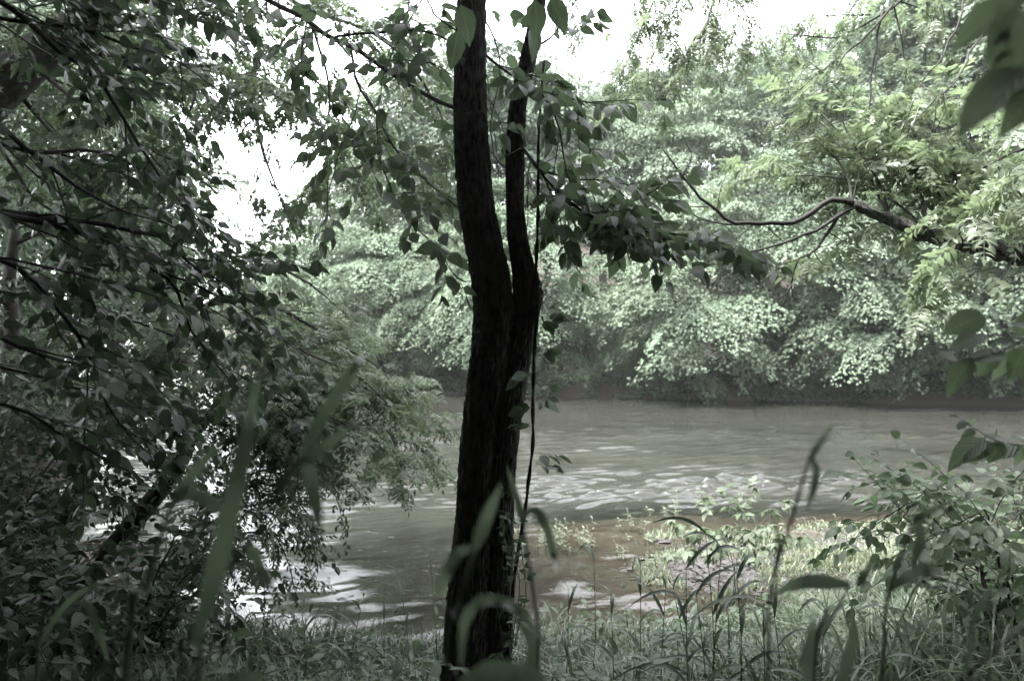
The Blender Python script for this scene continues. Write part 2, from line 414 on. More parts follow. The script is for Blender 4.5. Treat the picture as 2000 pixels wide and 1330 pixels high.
def near_shore(x): return np.interp(x, [-160, -60, -30, -15, -9, -5, -3, -1, .8, 2, 3, 4, 5, 8, 14, 30, 160], [130, 75, 50, 33, 15.5, 9.7, 8.1, 7.8, 8.0, 8.3, 8.9, 9.8, 10.4, 11.3, 12, 13, 16])
def far_shore(x): return np.interp(x, [-160, -60, -30, -14, -8, 0, 10, 25, 60, 160], [330, 165, 92, 58, 47.5, 43, 40.5, 37, 32, 26])
def height(x, y):
    x = np.asarray(x, float); y = np.asarray(y, float)
    dn = near_shore(x) - y + fbm(x, y, 3, 3, 1.2) * .25
    hn = np.interp(dn, [-30, -8, -2, 0, .6, 2, 4, 6, 8, 14, 40, 120], [-2.5, -1.2, -.28, -.01, .13, .42, 1.05, 1.55, 1.95, 2.5, 7, 22])
    df = y - far_shore(x) + fbm(x, y, 5, 3, .35) * .6
    hf = np.interp(df, [-60, -6, 0, .35, 2.5, 7, 16, 40, 90, 250], [-3, -1.2, 0, .42, .9, 2.0, 5.2, 15, 26, 40])
    c, s = math.cos(-.2), math.sin(-.2)
    ex, ey = x - 5.6, y - 11.0
    u, v = ex * c - ey * s, ex * s + ey * c
    e = np.sqrt((u / 3.9)**2 + (v / 1.9)**2) + fbm(x, y, 8, 4, 1.6) * .12
    bar = np.interp(e, [0, .6, .9, 1.05, 1.5, 2.6, 5], [.13, .09, .04, -.015, -.10, -.45, -3])
    ex2, ey2 = x - 2.4, y - 12.2
    e2 = np.sqrt((ex2 / 2.6)**2 + (ey2 / 1.9)**2) + fbm(x, y, 18, 3, 1.1) * .12
    shoal = np.interp(e2, [0, .5, 1, 1.6, 3], [-.02, -.05, -.13, -.4, -3])
    h = np.maximum(np.maximum(hn, hf), np.maximum(bar, shoal))
    return h + fbm(x, y, 11, 4, 2.3) * .03 * np.clip(h * 2 + .6, .15, 1)

def grid(name, xs, ys, zf, mat, attr=None):
    X, Yy = np.meshgrid(xs, ys); Z = zf(X, Yy); V = np.stack([X, Yy, Z], -1).reshape(-1, 3)
    nx, ny = len(xs), len(ys); i = (np.arange(ny - 1)[:, None] * nx + np.arange(nx - 1)[None]).ravel()
    Fc = np.concatenate([np.stack([i, i + 1, i + nx + 1], -1), np.stack([i, i + nx + 1, i + nx], -1)])
    g = Geo(); g.add(V, Fc); me = g.mesh(name, mat)
    for an, af in attr or ():
        at = me.attributes.new(an, 'FLOAT', 'POINT'); at.data.foreach_set('value', af(X, Yy).astype(np.float32).ravel())
    o = link(name, me); o['kind'] = 'structure'; return o

def ground_material(name='earth', lo=.10, top=.35):
    m, N, L, out = nodes(name)
    g = N.new('ShaderNodeNewGeometry'); sx = N.new('ShaderNodeSeparateXYZ'); L.new(g.outputs['Position'], sx.inputs[0])
    def noise(s, d=5, r=.6):
        n = N.new('ShaderNodeTexNoise'); n.inputs['Scale'].default_value = s; n.inputs['Detail'].default_value = d; n.inputs['Roughness'].default_value = r
        L.new(g.outputs['Position'], n.inputs['Vector']); return n.outputs['Fac']
    n1, n2, n3 = noise(1.1), noise(14), noise(60, 3)
    red = ramp(N, [(.3, (.036, .029, .0225)), (.7, (.062, .050, .040))]); L.new(n2, red.inputs[0])
    grey = ramp(N, [(.35, (.016, .015, .015)), (.65, (.060, .057, .056))]); L.new(n3, grey.inputs[0])
    soil = ramp(N, [(.3, (.022, .019, .016)), (.75, (.060, .052, .043))]); L.new(n2, soil.inputs[0])
    k = ramp(N, [(.44, (0, 0, 0)), (.56, (1, 1, 1))]); L.new(n1, k.inputs[0])
    zz = math_n(N, L, 'ADD', sx.outputs[2], math_n(N, L, 'MULTIPLY', math_n(N, L, 'SUBTRACT', n1, .5), .12))
    wet = N.new('ShaderNodeMapRange'); wet.inputs[1].default_value = -.01; wet.inputs[2].default_value = .05; L.new(zz, wet.inputs[0])
    mud = mixc(N, L, math_n(N, L, 'MULTIPLY', k.outputs[0], wet.outputs[0]), red.outputs[0], grey.outputs[0])
    hi = N.new('ShaderNodeMapRange'); hi.inputs[1].default_value = lo; hi.inputs[2].default_value = top; L.new(zz, hi.inputs[0])
    col = mixc(N, L, hi.outputs[0], mud, soil.outputs[0])
    p = N.new('ShaderNodeBsdfPrincipled'); L.new(col, p.inputs['Base Color'])
    rr = N.new('ShaderNodeMapRange'); rr.inputs[1].default_value = 0; rr.inputs[2].default_value = .25; rr.inputs[3].default_value = .6; rr.inputs[4].default_value = .92
    L.new(zz, rr.inputs[0]); L.new(rr.outputs[0], p.inputs['Roughness']); p.inputs['Specular IOR Level'].default_value = .12
    b = N.new('ShaderNodeBump'); b.inputs['Strength'].default_value = .8; b.inputs['Distance'].default_value = .04
    L.new(math_n(N, L, 'ADD', n2, math_n(N, L, 'MULTIPLY', n3, .4)), b.inputs['Height']); L.new(b.outputs[0], p.inputs['Normal'])
    L.new(p.outputs[0], out.inputs[0]); return m

def water_material():
    m, N, L, out = nodes('river_water')
    g = N.new('ShaderNodeNewGeometry')
    def noise(scale, vec, detail=3, rough=.55, dist=0.0):
        mp = N.new('ShaderNodeMapping'); mp.inputs['Scale'].default_value = vec; mp.inputs['Rotation'].default_value = (0, 0, math.radians(-6))
        L.new(g.outputs['Position'], mp.inputs[0])
        n = N.new('ShaderNodeTexNoise'); n.inputs['Scale'].default_value = scale; n.inputs['Detail'].default_value = detail
        n.inputs['Roughness'].default_value = rough; n.inputs['Distortion'].default_value = dist
        L.new(mp.outputs[0], n.inputs['Vector']); return n.outputs['Fac']
    swell = noise(.9, (.8, 1.1, 1), 2, .5, 1.2)
    rip = noise(1.25, (.5, 1.6, 1), 3, .6, 1.0)
    fine = noise(7, (.6, 1.5, 1), 3, .7, .5)
    patch = noise(.22, (.45, 1.3, 1), 3, .55)
    ra = N.new('ShaderNodeAttribute'); ra.attribute_name = 'riffle'
    pr = ramp(N, [(.36, (.18, .18, .18)), (.62, (1, 1, 1))]); L.new(patch, pr.inputs[0])
    amp = math_n(N, L, 'MULTIPLY', pr.outputs[0], ra.outputs['Fac'])
    hgt = math_n(N, L, 'ADD', math_n(N, L, 'MULTIPLY', swell, .12),
                 math_n(N, L, 'MULTIPLY', amp, math_n(N, L, 'ADD', math_n(N, L, 'MULTIPLY', rip, .25), math_n(N, L, 'MULTIPLY', fine, .30))))
    b = N.new('ShaderNodeBump'); b.inputs['Strength'].default_value = 1.0; b.inputs['Distance'].default_value = .022
    spk = math_n(N, L, 'MULTIPLY', math_n(N, L, 'MAXIMUM', math_n(N, L, 'SUBTRACT', noise(6.5, (.7, 1.2, 1), 2, .5), .66), 0.0), 14.0)
    L.new(math_n(N, L, 'ADD', hgt, spk), b.inputs['Height'])
    at = N.new('ShaderNodeAttribute'); at.attribute_name = 'depth'
    op = N.new('ShaderNodeMapRange'); op.inputs[1].default_value = 0; op.inputs[2].default_value = .38; op.inputs[3].default_value = .12; op.inputs[4].default_value = 1
    L.new(at.outputs['Fac'], op.inputs[0])
    mud = ramp(N, [(.3, (.0175, .0182, .0160)), (.7, (.0245, .0240, .0200))]); L.new(patch, mud.inputs[0])
    d = N.new('ShaderNodeBsdfDiffuse'); L.new(mud.outputs[0], d.inputs[0])
    t = N.new('ShaderNodeBsdfTransparent'); t.inputs[0].default_value = (.86, .83, .78, 1)
    body = N.new('ShaderNodeMixShader'); L.new(op.outputs[0], body.inputs[0]); L.new(t.outputs[0], body.inputs[1]); L.new(d.outputs[0], body.inputs[2])
    gl = N.new('ShaderNodeBsdfGlossy'); gl.inputs['Roughness'].default_value = .015; L.new(b.outputs[0], gl.inputs['Normal'])
    fr = N.new('ShaderNodeFresnel'); fr.inputs[0].default_value = 1.33; L.new(b.outputs[0], fr.inputs['Normal'])
    mx = N.new('ShaderNodeMixShader'); L.new(fr.outputs[0], mx.inputs[0]); L.new(body.outputs[0], mx.inputs[1]); L.new(gl.outputs[0], mx.inputs[2])
    L.new(mx.outputs[0], out.inputs[0]); return m

M['earth'] = ground_material(); M['far_earth'] = ground_material('far_earth', -.12, .05); M['water'] = water_material()
def cat(*a): return np.unique(np.round(np.concatenate(a), 3))
gx = cat(np.arange(-9, 9.01, .1), np.arange(-30, -9, .7), np.arange(9, 30, .7), np.arange(-160, -30, 5), np.arange(30, 161, 5))
gy = cat(np.arange(-70, -4, 3), np.arange(-4, 3, .25), np.arange(3, 16, .1), np.arange(16, 22.1, .5))
grid('riverbank', gx, gy, height, M['earth'])
fx = cat(np.arange(-40, 45, .8), np.arange(-160, -40, 4), np.arange(45, 161, 4)); fy = cat(np.arange(22, 64, .6), np.arange(64, 341, 4))
grid('far_bank', fx, fy, height, M['far_earth'])
def riffle(x, y):
    # fast broken water off the bar, calm under the far bank and in the shallows
    far = np.interp(far_shore(x) - y, [2, 9, 20, 60], [.25, .42, 1, 1]); sh = np.interp(-height(x, y), [0, .12, .5], [.2, .45, 1])
    return far * sh * (1 + 1.1 * np.exp(-((x - 7) / 6) ** 2 - ((y - 16) / 4) ** 2))
wx = cat(np.arange(-9, 15, .13), np.arange(-20, -9, .5), np.arange(15, 22, .5), np.arange(-160, -20, 5), np.arange(20, 161, 5))
wy = cat(np.arange(6, 30, .075), np.arange(30, 46, .2), np.arange(46, 60, 1), np.arange(60, 341, 5))
def waves(x, y):
    r = np.random.default_rng(77); z = np.zeros_like(x); zs = np.zeros_like(x)
    wx_ = x + .30 * fbm(x, y, 61, 2, .9); wy_ = y + .20 * fbm(x, y, 62, 3, 1.1)
    for k in range(9):                       # short steep crests running across the current
        lam = r.uniform(.22, .56); th = np.radians(90 + 14 + r.normal(0, 24)); kk = 2 * np.pi / lam
        z += .072 * lam * (1 - np.abs(np.sin(kk * .5 * (wx_ * np.cos(th) * .8 + wy_ * np.sin(th)) + r.uniform(0, 6.28)))) ** 1.5 * np.clip(.25 + .9 * fbm(x * .8, y * 2, 90 + k, 3, 1.3), 0, 1.4)
    for k in range(12):
        lam = r.uniform(.55, 2.2); th = r.uniform(0, 6.28); zs += .0050 * lam * np.sin(2 * np.pi / lam * (wx_ * np.cos(th) + wy_ * np.sin(th)) + r.uniform(0, 6.28))
    p = np.clip(.65 + .8 * fbm(x * .45, y * 1.3, 63, 4, .6), .3, 2.0)
    return z * p * riffle(x, y) + zs * np.interp(y, [10, 15], [1, .35]) * np.interp(far_shore(x) - y, [2, 12], [.2, 1])
grid('river', wx, wy, waves, M['water'], (('depth', lambda x, y: -height(x, y)), ('riffle', riffle)))

def haze():
    m, N, L, out = nodes('haze'); v = N.new('ShaderNodeVolumePrincipled')
    v.inputs['Color'].default_value = (.93, .95, .94, 1); v.inputs['Density'].default_value = .00026
    L.new(v.outputs[0], out.inputs['Volume'])
    x0, x1, y0, y1, z0, z1 = -175, 175, -80, 355, -4.5, 75
    V = [(x, y, z) for x in (x0, x1) for y in (y0, y1) for z in (z0, z1)]
    Fc = [(0, 1, 3), (0, 3, 2), (4, 6, 7), (4, 7, 5), (0, 4, 5), (0, 5, 1), (2, 3, 7), (2, 7, 6), (0, 2, 6), (0, 6, 4), (1, 5, 7), (1, 7, 3)]
    g = Geo(); g.add(V, Fc); o = link('haze', g.mesh('haze', m, False)); o['kind'] = 'stuff'
haze()

# ------------------------------------------------------------------ far trees
def far_tree_meshes(seed, H, Rd, n=90, rc=(.9, 1.7), leaf=.2, weep=0., leafmat=0, lo=.2, tpl=DIA, dens=1.0, limbs=26):
    """crown and trunk meshes: leaves lie on the tops of many domed sprays held by limbs; -Y is the river side"""
    r = np.random.default_rng(seed); gw = Geo(); P, A, Nn, Ln = [], [], [], []
    tp = np.array([[0, 0, -.6], [r.normal(0, .1), r.normal(0, .1), H * .3], [r.normal(0, .3), r.normal(0, .3), H * .6], [r.normal(0, .4), r.normal(0, .3) - weep * .8, H * .88]])
    TP = smooth_path(tp, 20); tr = np.linspace(H * .013 + .05, .03, 20); tr[:2] *= [1.5, 1.15]; tube(gw, TP, tr, 8)
    zc = H * (lo + 1) * .5; rz = H * (1 - lo) * .5
    bump = r.normal(0, 1, (7, 3)); bump /= np.linalg.norm(bump, axis=1)[:, None]; bh = r.uniform(.08, .3, 7)
    for k in range(n):
        u = 1 - 2 * (k + .5) / n; u = u if u > -.75 or weep else -u * .5; az = k * 2.399963 + r.normal(0, .35)
        d = np.array([math.sqrt(max(0, 1 - u * u)) * math.cos(az), math.sqrt(max(0, 1 - u * u)) * math.sin(az), u])
        f = (1 + (bh * np.clip(bump @ d - .55, 0, 1) / .45).sum()) * r.uniform(.62, 1.02)
        low = max(0., -u); riv = max(0., -d[1])
        rr = Rd * f * (1 + weep * low * (.25 + .45 * riv))
        c = np.array([d[0] * rr, d[1] * rr - weep * .5, zc + u * rz * f * (1 if u > 0 else .95)])
        c[2] = max(c[2], leaf * 1.2 + (.1 if weep else H * lo * .6))
        q = r.uniform(*rc) * (.8 + .3 * (1 - abs(u))); o = norm(np.array([d[0], d[1], 0.]) + 1e-6); nv = norm(UP * 1.0 + o * (.25 + .55 * max(0, .4 - u)))
        t1 = norm(np.cross(nv, UP + .01)) if abs(nv[2]) < .999 else np.array([1., 0, 0]); t2 = np.cross(nv, t1)
        m = int(11.5 * dens * (q / leaf) ** 2) + 12
        rho = np.sqrt(r.random(m)); ph = r.uniform(0, 6.283, m); lob = 1 + .34 * np.sin(3 * ph + r.uniform(0, 6)) + .24 * np.sin(5 * ph + r.uniform(0, 6)) + .16 * np.sin(11 * ph + r.uniform(0, 6))
        X = rho * lob * q; hh = q * .27 * (1 - rho ** 2) - q * .24 * rho ** 3 * (1 + weep * .35)
        rad = t1 * np.cos(ph)[:, None] + t2 * np.sin(ph)[:, None]
        pp = c + rad * X[:, None] + o * (rad @ o * X * .35)[:, None] + nv * hh[:, None] + r.normal(0, leaf * .5, (m, 3)) * [1, 1, .6]
        P.append(pp); A.append(rad * .8 + o * .5 - UP * .45 + r.normal(0, .4, (m, 3))); Nn.append(nv * .9 + rad * rho[:, None] * .75 + r.normal(0, .26, (m, 3))); Ln.append(leaf * r.uniform(.5, 1.3, m))
        if k % max(1, n // limbs) == 0:
            i = int(np.clip((c[2] / H - .1) * 18, 3, 18)); e = c - nv * q * .1; mid = (TP[i] + e) / 2 + UP * .12 * np.linalg.norm(e - TP[i])
            tube(gw, smooth_path([TP[i], mid, e], 7), np.linspace(max(.025, tr[i] * .4), .012, 7), 4)
    g = Geo(); g.add(*place(tpl, np.concatenate(P), np.concatenate(A), np.concatenate(Nn), np.concatenate(Ln)))
    return gw.mesh('trunk', M['bark_far']), g.mesh('crown', M['leaf_far'][leafmat], False)

KIND = {}
def kind(name, **k): KIND[name] = (far_tree_meshes(**k), k['H'])
kind('weep_a', seed=1, H=11, Rd=4.6, n=74, rc=(.9, 1.9), leaf=.175, weep=.8, leafmat=0, lo=.06)
kind('weep_b', seed=2, H=12, Rd=5.0, n=80, rc=(.9, 2.0), leaf=.185, weep=1.0, leafmat=1, lo=.05)
kind('weep_c', seed=3, H=10, Rd=4.4, n=70, rc=(.8, 1.8), leaf=.165, weep=.6, leafmat=0, lo=.10)
kind('tall_a', seed=4, H=20, Rd=4.6, n=84, rc=(1.0, 2.2), leaf=.26, weep=.0, leafmat=1, lo=.26, dens=.8)
kind('tall_b', seed=5, H=22, Rd=5.2, n=90, rc=(1.1, 2.3), leaf=.27, weep=.0, leafmat=0, lo=.22, dens=.8)
kind('tall_c', seed=6, H=21, Rd=4.4, n=84, rc=(1.0, 2.1), leaf=.25, weep=.0, leafmat=2, lo=.30, dens=.8)
kind('bush', seed=8, H=3.2, Rd=1.7, n=34, rc=(.5, .9), leaf=.17, weep=.3, leafmat=2, lo=.08, limbs=6)
kind('bush_b', seed=9, H=2.6, Rd=1.9, n=34, rc=(.5, .9), leaf=.17, weep=.6, leafmat=0, lo=.06, limbs=6)
kind('wood', seed=10, H=15, Rd=4.6, n=120, rc=(.9, 1.7), leaf=.15, weep=.0, leafmat=2, lo=.26, tpl=HEX, dens=.5)
def plant_tree(kd, name, label, px, Y, hgt, cat_='tree', group=None, rot=0., wide=1.0, x=None, mirror=False):
    (tm, cm), H = KIND[kd]
    x = (px - 1000) / F * Y if x is None else x; z = float(height(x, Y))
    t = thing(name, label, cat_, (x, Y, z), group)
    s = hgt / H; t.scale = (s * wide * (-1 if mirror else 1), s * wide, s); t.rotation_euler = (0, 0, rot)
    if 'shrub' not in name: link('trunk', tm, t)
    link('crown', cm, t); return t

GA = 'trees along the far water edge'; GB = 'tall trees behind the far bank'; GC = 'hazy trees on the far hillside'; GS = 'shrubs at the foot of the far bank'
edge = [ # kind, px, Y, height, wide, rot, mirror, label
 ('weep_c', 640, 50.5, 11.5, 1.10, .2, False, 'hazy feathery tree at the left end of the far bank'),
 ('weep_a', 745, 49, 10.0, 1.15, -.2, False, 'pale feathery tree sweeping to the water left of the forked trunk'),
 ('weep_c', 860, 47, 8.0, 1.0, .3, True, 'leafy drooping tree just left of the forked trunk across the river'),
 ('weep_a', 1010, 50, 10.5, .95, .5, True, 'tree on the far bank mostly behind the forked trunk'),
 ('weep_b', 1345, 42, 9.6, .98, 0, False, 'bright full maple bending low to the water right of the bare gap'),
 ('weep_c', 1475, 45, 11.5, 1.0, .4, False, 'pale rounded tree between the two maples that touch the water'),
 ('weep_b', 1690, 40.0, 9.8, 1.0, .25, True, 'broad maple whose hanging boughs reach the water at the right'),
 ('weep_a', 1840, 41, 10.5, 1.0, -.4, False, 'shaded layered tree right of the broad hanging maple'),
 ('weep_c', 1985, 39, 11, 1.15, .1, False, 'dark tree on the far bank at the right edge'),
 ('weep_a', 2110, 38, 11, 1.1, .1, True, 'dark tree on the far bank beyond the right edge'),
]
for kd, px, Y, h, w, rt, mi, lab in edge:
    off = .2 if kd == 'weep_b' else 1.3
    for _ in range(12): Y = .5 * Y + .5 * (float(far_shore((px - 1000) / F * Y)) + off)
    plant_tree(kd, 'bank_tree', lab, px, Y, h, 'tree', GA, rt, w, mirror=mi)
back = [
 ('tall_a', 560, 62, 11.5, 1.1, 0, 'small hazy tree rising behind the left end of the far bank'),
 ('tall_b', 690, 57, 15.5, 1.0, 1, 'bright hazy tree seen under the hanging leaves left of the trunk'),
 ('tall_a', 815, 54, 20, 1.0, 2, 'hazy tree behind the leaf cluster beside the forked trunk'),
 ('tall_c', 935, 53, 21, 1.0, 3, 'hazy tree standing behind the forked trunk'),
 ('tall_a', 1065, 54, 17.5, .95, 4, 'pale tree showing just right of the second stem'),
 ('tall_b', 1215, 53, 16.0, .9, 5, 'tree above the bare gap in the far bank'),
 ('tall_a', 1360, 52, 16.0, .95, 0, 'tall pale tree above the bright maple'),
 ('tall_c', 1520, 52, 17.5, 1.0, 1, 'tall dark tree behind the fork of the walnut bough'),
 ('tall_b', 1660, 51, 17, 1.0, 2, 'tall tree above the broad hanging maple'),
 ('tall_c', 1800, 52, 21, 1.1, 3, 'tall dark tree under the walnut bough at right'),
 ('tall_b', 1925, 50, 26, 1.1, 4, 'tallest tree, rising out of the frame at right'),
 ('tall_a', 2060, 48, 25, 1.1, 5, 'tall tree at the right edge behind the blurred leaves'),
]
for kd, px, Y, h, w, rt, lab in back: plant_tree(kd, 'woodland_tree', lab, px, Y, h, 'tree', GB, rt, w)
hill = [(740, 84, 17, 'hazy distant tree behind the hanging leaves well left of the forked trunk'), (860, 80, 19, 'hazy distant tree behind the leaves just left of the forked trunk'), (1000, 78, 18, 'hazy distant tree mostly hidden behind the second stem'),
    (1120, 76, 15, 'hazy distant crown behind the leafy spray beside the second stem'), (1240, 74, 16, 'hazy distant crown below the open sky right of the second stem'), (1330, 72, 17, 'hazy distant crown above the left tip of the bare walnut limb'),
    (1420, 74, 17.5, 'hazy distant crown above the low middle of the bare walnut limb'), (1520, 72, 18, 'hazy distant crown over the rising bend of the bare walnut limb'), (1620, 74, 18, 'hazy distant crown above the fork of the walnut bough'), (1740, 72, 20, 'hazy distant crown seen through the feathery walnut leaves'), (430, 165, 12, 'faint low tree far upstream in the bright gap at left')]
for k, (px, Y, h, lab) in enumerate(hill):
    plant_tree(('tall_a', 'tall_b', 'tall_c')[k % 3], 'hillside_tree', lab, px, Y, h, 'tree', GC, k * 1.3, 1.1)
shrubs = [('bush', 850, 47, 2.4, 'dark shrub on the far bank left of the trunk'),
 ('bush_b', 905, 48, 3.0, 'shrub on the far bank touching the trunk outline'),
 ('bush', 1085, 50, 3.0, 'dim shrub up the slope beside the hanging vine'), ('bush_b', 1140, 52, 3.4, 'dim shrub behind the thin far trunks'), ('bush_b', 1225, 44, 1.9, 'small shrub at the foot of the straight far trunk'),
 ('bush', 1260, 49, 4.0, 'shaded shrub between the far trunk and the bright maple'), ('bush_b', 1460, 42, 1.6, 'low shrub under the bright maple on the far bank'), ('bush', 1545, 42.5, 3.2, 'dark shrub between the two hanging maples'),
 ('bush_b', 1560, 40.8, 1.4, 'low leafy clump at the waterline between the maples'), ('bush', 1800, 40, 2.6, 'dark shrub under the broad maple'), ('bush_b', 1900, 39.2, 2.2, 'dark shrub at the waterline near the right edge'), ('bush', 1985, 38.5, 2.6, 'dark shrub at the right edge of the far bank')]
for k, (kd, px, Y, h, lab) in enumerate(shrubs): plant_tree(kd, 'bank_shrub', lab, px, Y, h, 'shrub', GS, k * .37 - 1, 1.0)

GW = 'trees of the wood behind the near bank'  # all but one unseen, put in to shade the near bank
for k, (x, y, h, kd) in enumerate(((-5.5, -1.5, 15, 'wood'), (-5.6, 2.6, 14, 'wood'), (-9.5, 6.5, 14, 'wood'), (4.8, -2.0, 15, 'wood'), (-.5, -5.5, 17, 'wood'), (-10.5, 1.5, 15, 'wood'), (9.5, 1.0, 15, 'wood'), (-6.5, -9, 18, 'wood'), (5.5, -9, 18, 'wood'), (-14, -5, 18, 'wood'), (13, -5, 18, 'wood'), (0, -13, 19, 'wood'))):
    plant_tree(kd, 'wood_tree', 'dark tree on the left bank whose leaves fill the upper left corner' if k == 2 else 'unseen tree of the wood added to shade the near bank', 0, y, h, 'tree', GW, k * 1.1, 1.15, x=x)
for k, (x, y, h) in enumerate(((-3.4, -2.4, 4.0), (3.4, -3.0, 4.0), (0, -4.2, 4.2), (-6.2, -3.2, 4.5), (6.4, -4, 4.5), (-5.6, .3, 4.2), (5.6, .2, 3.6), (-2, -6.5, 4.5), (2.4, -6.8, 4.5), (-8.5, 3.4, 4.2), (8.6, 2.6, 3.6))):  # unseen shrubs put in to deepen the shade on the near bank
    plant_tree('bush', 'unseen_shrub', 'unseen shrub added to shade the near bank', 0, y, h, 'shrub', 'unseen shrubs added behind the near bank', k, 1.15, x=x)

GL = 'trees along the left bank upstream'
for k, (px, Y, h, kd, w) in enumerate(((-60, 20, 15, 'tall_b', 1.0), (60, 25, 16, 'tall_a', .95), (-20, 14.5, 9, 'weep_a', .75), (95, 17.5, 8, 'weep_c', .7), (235, 46, 15, 'tall_a', .9), (310, 62, 14, 'tall_b', .9))):
    plant_tree(kd, 'left_bank_tree', ('tall shaded tree rising out of the frame at the far left', 'tall tree behind the leaning trunk at upper left', 'drooping tree behind the slim trunk at the left edge', 'drooping shaded tree right of the slim trunk', 'tree at the left side of the bright water', 'farthest tree at the left side of the bright sky gap')[k], px, Y, h, 'tree', GL, k * 1.7, w)

# thin bare trunks seen in the gap of the far bank
GT = 'thin trunks in the gap of the far bank'
for lab, pts, r0, r1 in (
    ('straight pale trunk standing in the gap of the far bank', [(1180, 752, 45), (1178, 690, 45), (1180, 600, 45.2), (1176, 520, 45.5), (1172, 400, 46)], .30, .16),
    ('slim crooked trunk left of the straight far trunk', [(1148, 715, 47), (1150, 660, 47), (1144, 610, 47), (1150, 540, 47)], .13, .08),
    ('slim leaning trunk at the left of the gap', [(1136, 712, 47.4), (1130, 660, 47.4), (1126, 600, 47.4), (1133, 520, 47.4)], .10, .06),
    ('dark thin trunk just right of the hanging vine', [(1062, 735, 46), (1060, 660, 46), (1064, 560, 46)], .16, .10)):
    q = [spot(*p) for p in pts]; q[0][2] = float(height(q[0][0], q[0][1])) - .15
    t = thing('bare_trunk', lab, 'tree trunk', q[0], GT); g = Geo(); P = smooth_path(q, 20); tube(g, P, np.linspace(r0, r1, 20), 8); build(g, 'trunk', M['bark_far'], t)
    g = Geo(); lv = Leaves()
    for k in range(4):
        i = 8 + 3 * k; d = np.array([R.choice([-1, 1]) * .8, -.4, .5]) + rnd(.2)
        tube(g, smooth_path([P[i], P[i] + d * .7, P[i] + d * 1.5 + UP * .1], 6), np.linspace(.04, .015, 6), 4)
    build(g, 'branch', M['bark_far'], t)
for lab, pts, r0 in (('fallen grey log slanting down the far bank', [(1165, 748, 43.6), (1200, 752, 43.4), (1245, 728, 44.2)], .10),):
    q = [spot(*p) for p in pts]
    for p in q: p[2] = max(float(height(p[0], p[1])) + r0 * .6, p[2] - .15)
    t = thing('fallen_log', lab, 'log', q[0], 'dead wood on the far bank'); g = Geo(); P = smooth_path(q, 14); tube(g, P, np.linspace(r0, r0 * .5, 14), 7); build(g, 'log', M['drift'], t)
    g = Geo(); tube(g, smooth_path([P[6], P[6] + [.3, -.2, .35], P[6] + [.5, -.2, .8]], 6), np.linspace(r0 * .5, .01, 6), 5); build(g, 'branch', M['drift'], t)

# green cover on the far bank
def far_cover():
    n = 42000; x = R.uniform(-16, 32, n); d = np.where(R.random(n) < .3, R.uniform(-.12, .5, n), R.gamma(1.3, 2.6, n) + .05); y = far_shore(x) + d; z = height(x, y)
    k = fbm(x, y, 21, 3, .8) > -.6; x, y, z = x[k], y[k], z[k]; n = len(x)
    p = np.stack([x, y, z + R.gamma(1.5, .09, n)], -1); a = R.normal(0, 1, (n, 3)) * [1, 1, .4] + [0, -.3, .2]; nn = R.normal(0, .4, (n, 3)) + UP
    g = Geo(); g.add(*place(DIA, p, a, nn, R.uniform(.12, .24, n))); o = build(g, 'bank_cover', M['leaf_far'][0], None, False)
    o['kind'] = 'stuff'; o['label'] = 'low green ground cover on the far bank'; o['category'] = 'ground cover'
far_cover()

# ------------------------------------------------------------------ the forked tree
def bark_stem(g, rows, Y, seed, seg=132, n=320, amp=.085):
    """rows: (py, left px, right px); a furrowed stem between those outlines"""
    rows = np.array(rows, float); c = (rows[:, 1] + rows[:, 2]) / 2; w = (rows[:, 2] - rows[:, 1]) / 2
    pts = np.array([spot(a, b, Y) for a, b in zip(c, rows[:, 0])]); P, rad = smooth_path(pts, n, w / F * Y)
    s = np.r_[0, np.cumsum(np.linalg.norm(np.diff(P, axis=0), axis=1))][:, None]; th = np.linspace(0, 2 * np.pi, seg, endpoint=False)[None]
    r = np.random.default_rng(seed); fr = rad.mean() / .09
    wob = .8 * np.sin(s * 3.1 + seed) + .55 * np.sin(s * 7.3 + 2 * th + seed) + .4 * np.sin(s * 13.7 - 3 * th) + .28 * np.sin(s * 29 + 5 * th) + .2 * np.sin(s * 47 - 4 * th + 1)
    wob = wob * .6; m1, m2 = int(16 * fr), int(23 * fr)
    r1 = 1 - 2 * np.abs(np.sin(m1 * th + 1.25 * wob)) ** .6; r2 = 1 - 2 * np.abs(np.sin(m2 * th - 1.4 * wob + 1.1 * np.sin(s * 9 + 3 * th))) ** .7
    lump = np.maximum(r1, r2) * .8 + .35 * np.sin(s * 60 + 9 * np.sin(m1 * th)) * (r1 > 0) + r.normal(0, .16, (n, seg))
    lump = 1 + amp * lump + .03 * np.sin(2 * th + s * 1.7 + seed) + .02 * np.sin(3 * th - s * 2.3)
    tube(g, P, rad, seg, lump); return P, rad

TY = 4.3
tb = spot(935, 1360, TY); tb[2] = float(height(tb[0], TY))
tree = thing('forked_tree', 'dark furrowed forked trunk rising through the middle of the view', 'tree', tb)
rowsA = [(-160, 905, 955), (0, 893, 949), (200, 886, 950), (300, 890, 956), (400, 897, 964), (500, 915, 985), (560, 923, 997), (620, 926, 1003), (700, 920, 996), (800, 907, 982), (900, 897, 972), (1000, 891, 966), (1100, 880, 963), (1200, 871, 960), (1330, 860, 956), (1440, 840, 958)]
rowsB = [(-160, 1078, 1094), (0, 1042, 1066), (100, 1020, 1050), (200, 997, 1029), (300, 989, 1024), (400, 990, 1023), (450, 991, 1028), (500, 997, 1037), (545, 1002, 1052), (575, 1003, 1058), (610, 1001, 1053), (650, 994, 1046), (700, 982, 1036), (800, 958, 1020), (900, 944, 1008), (1000, 938, 1003), (1100, 934, 1002), (1200, 930, 1001), (1330, 926, 999), (1440, 922, 1002)]
g = Geo(); PA, RA = bark_stem(g, rowsA, TY, 1); build(g, 'trunk', M['bark'], tree)
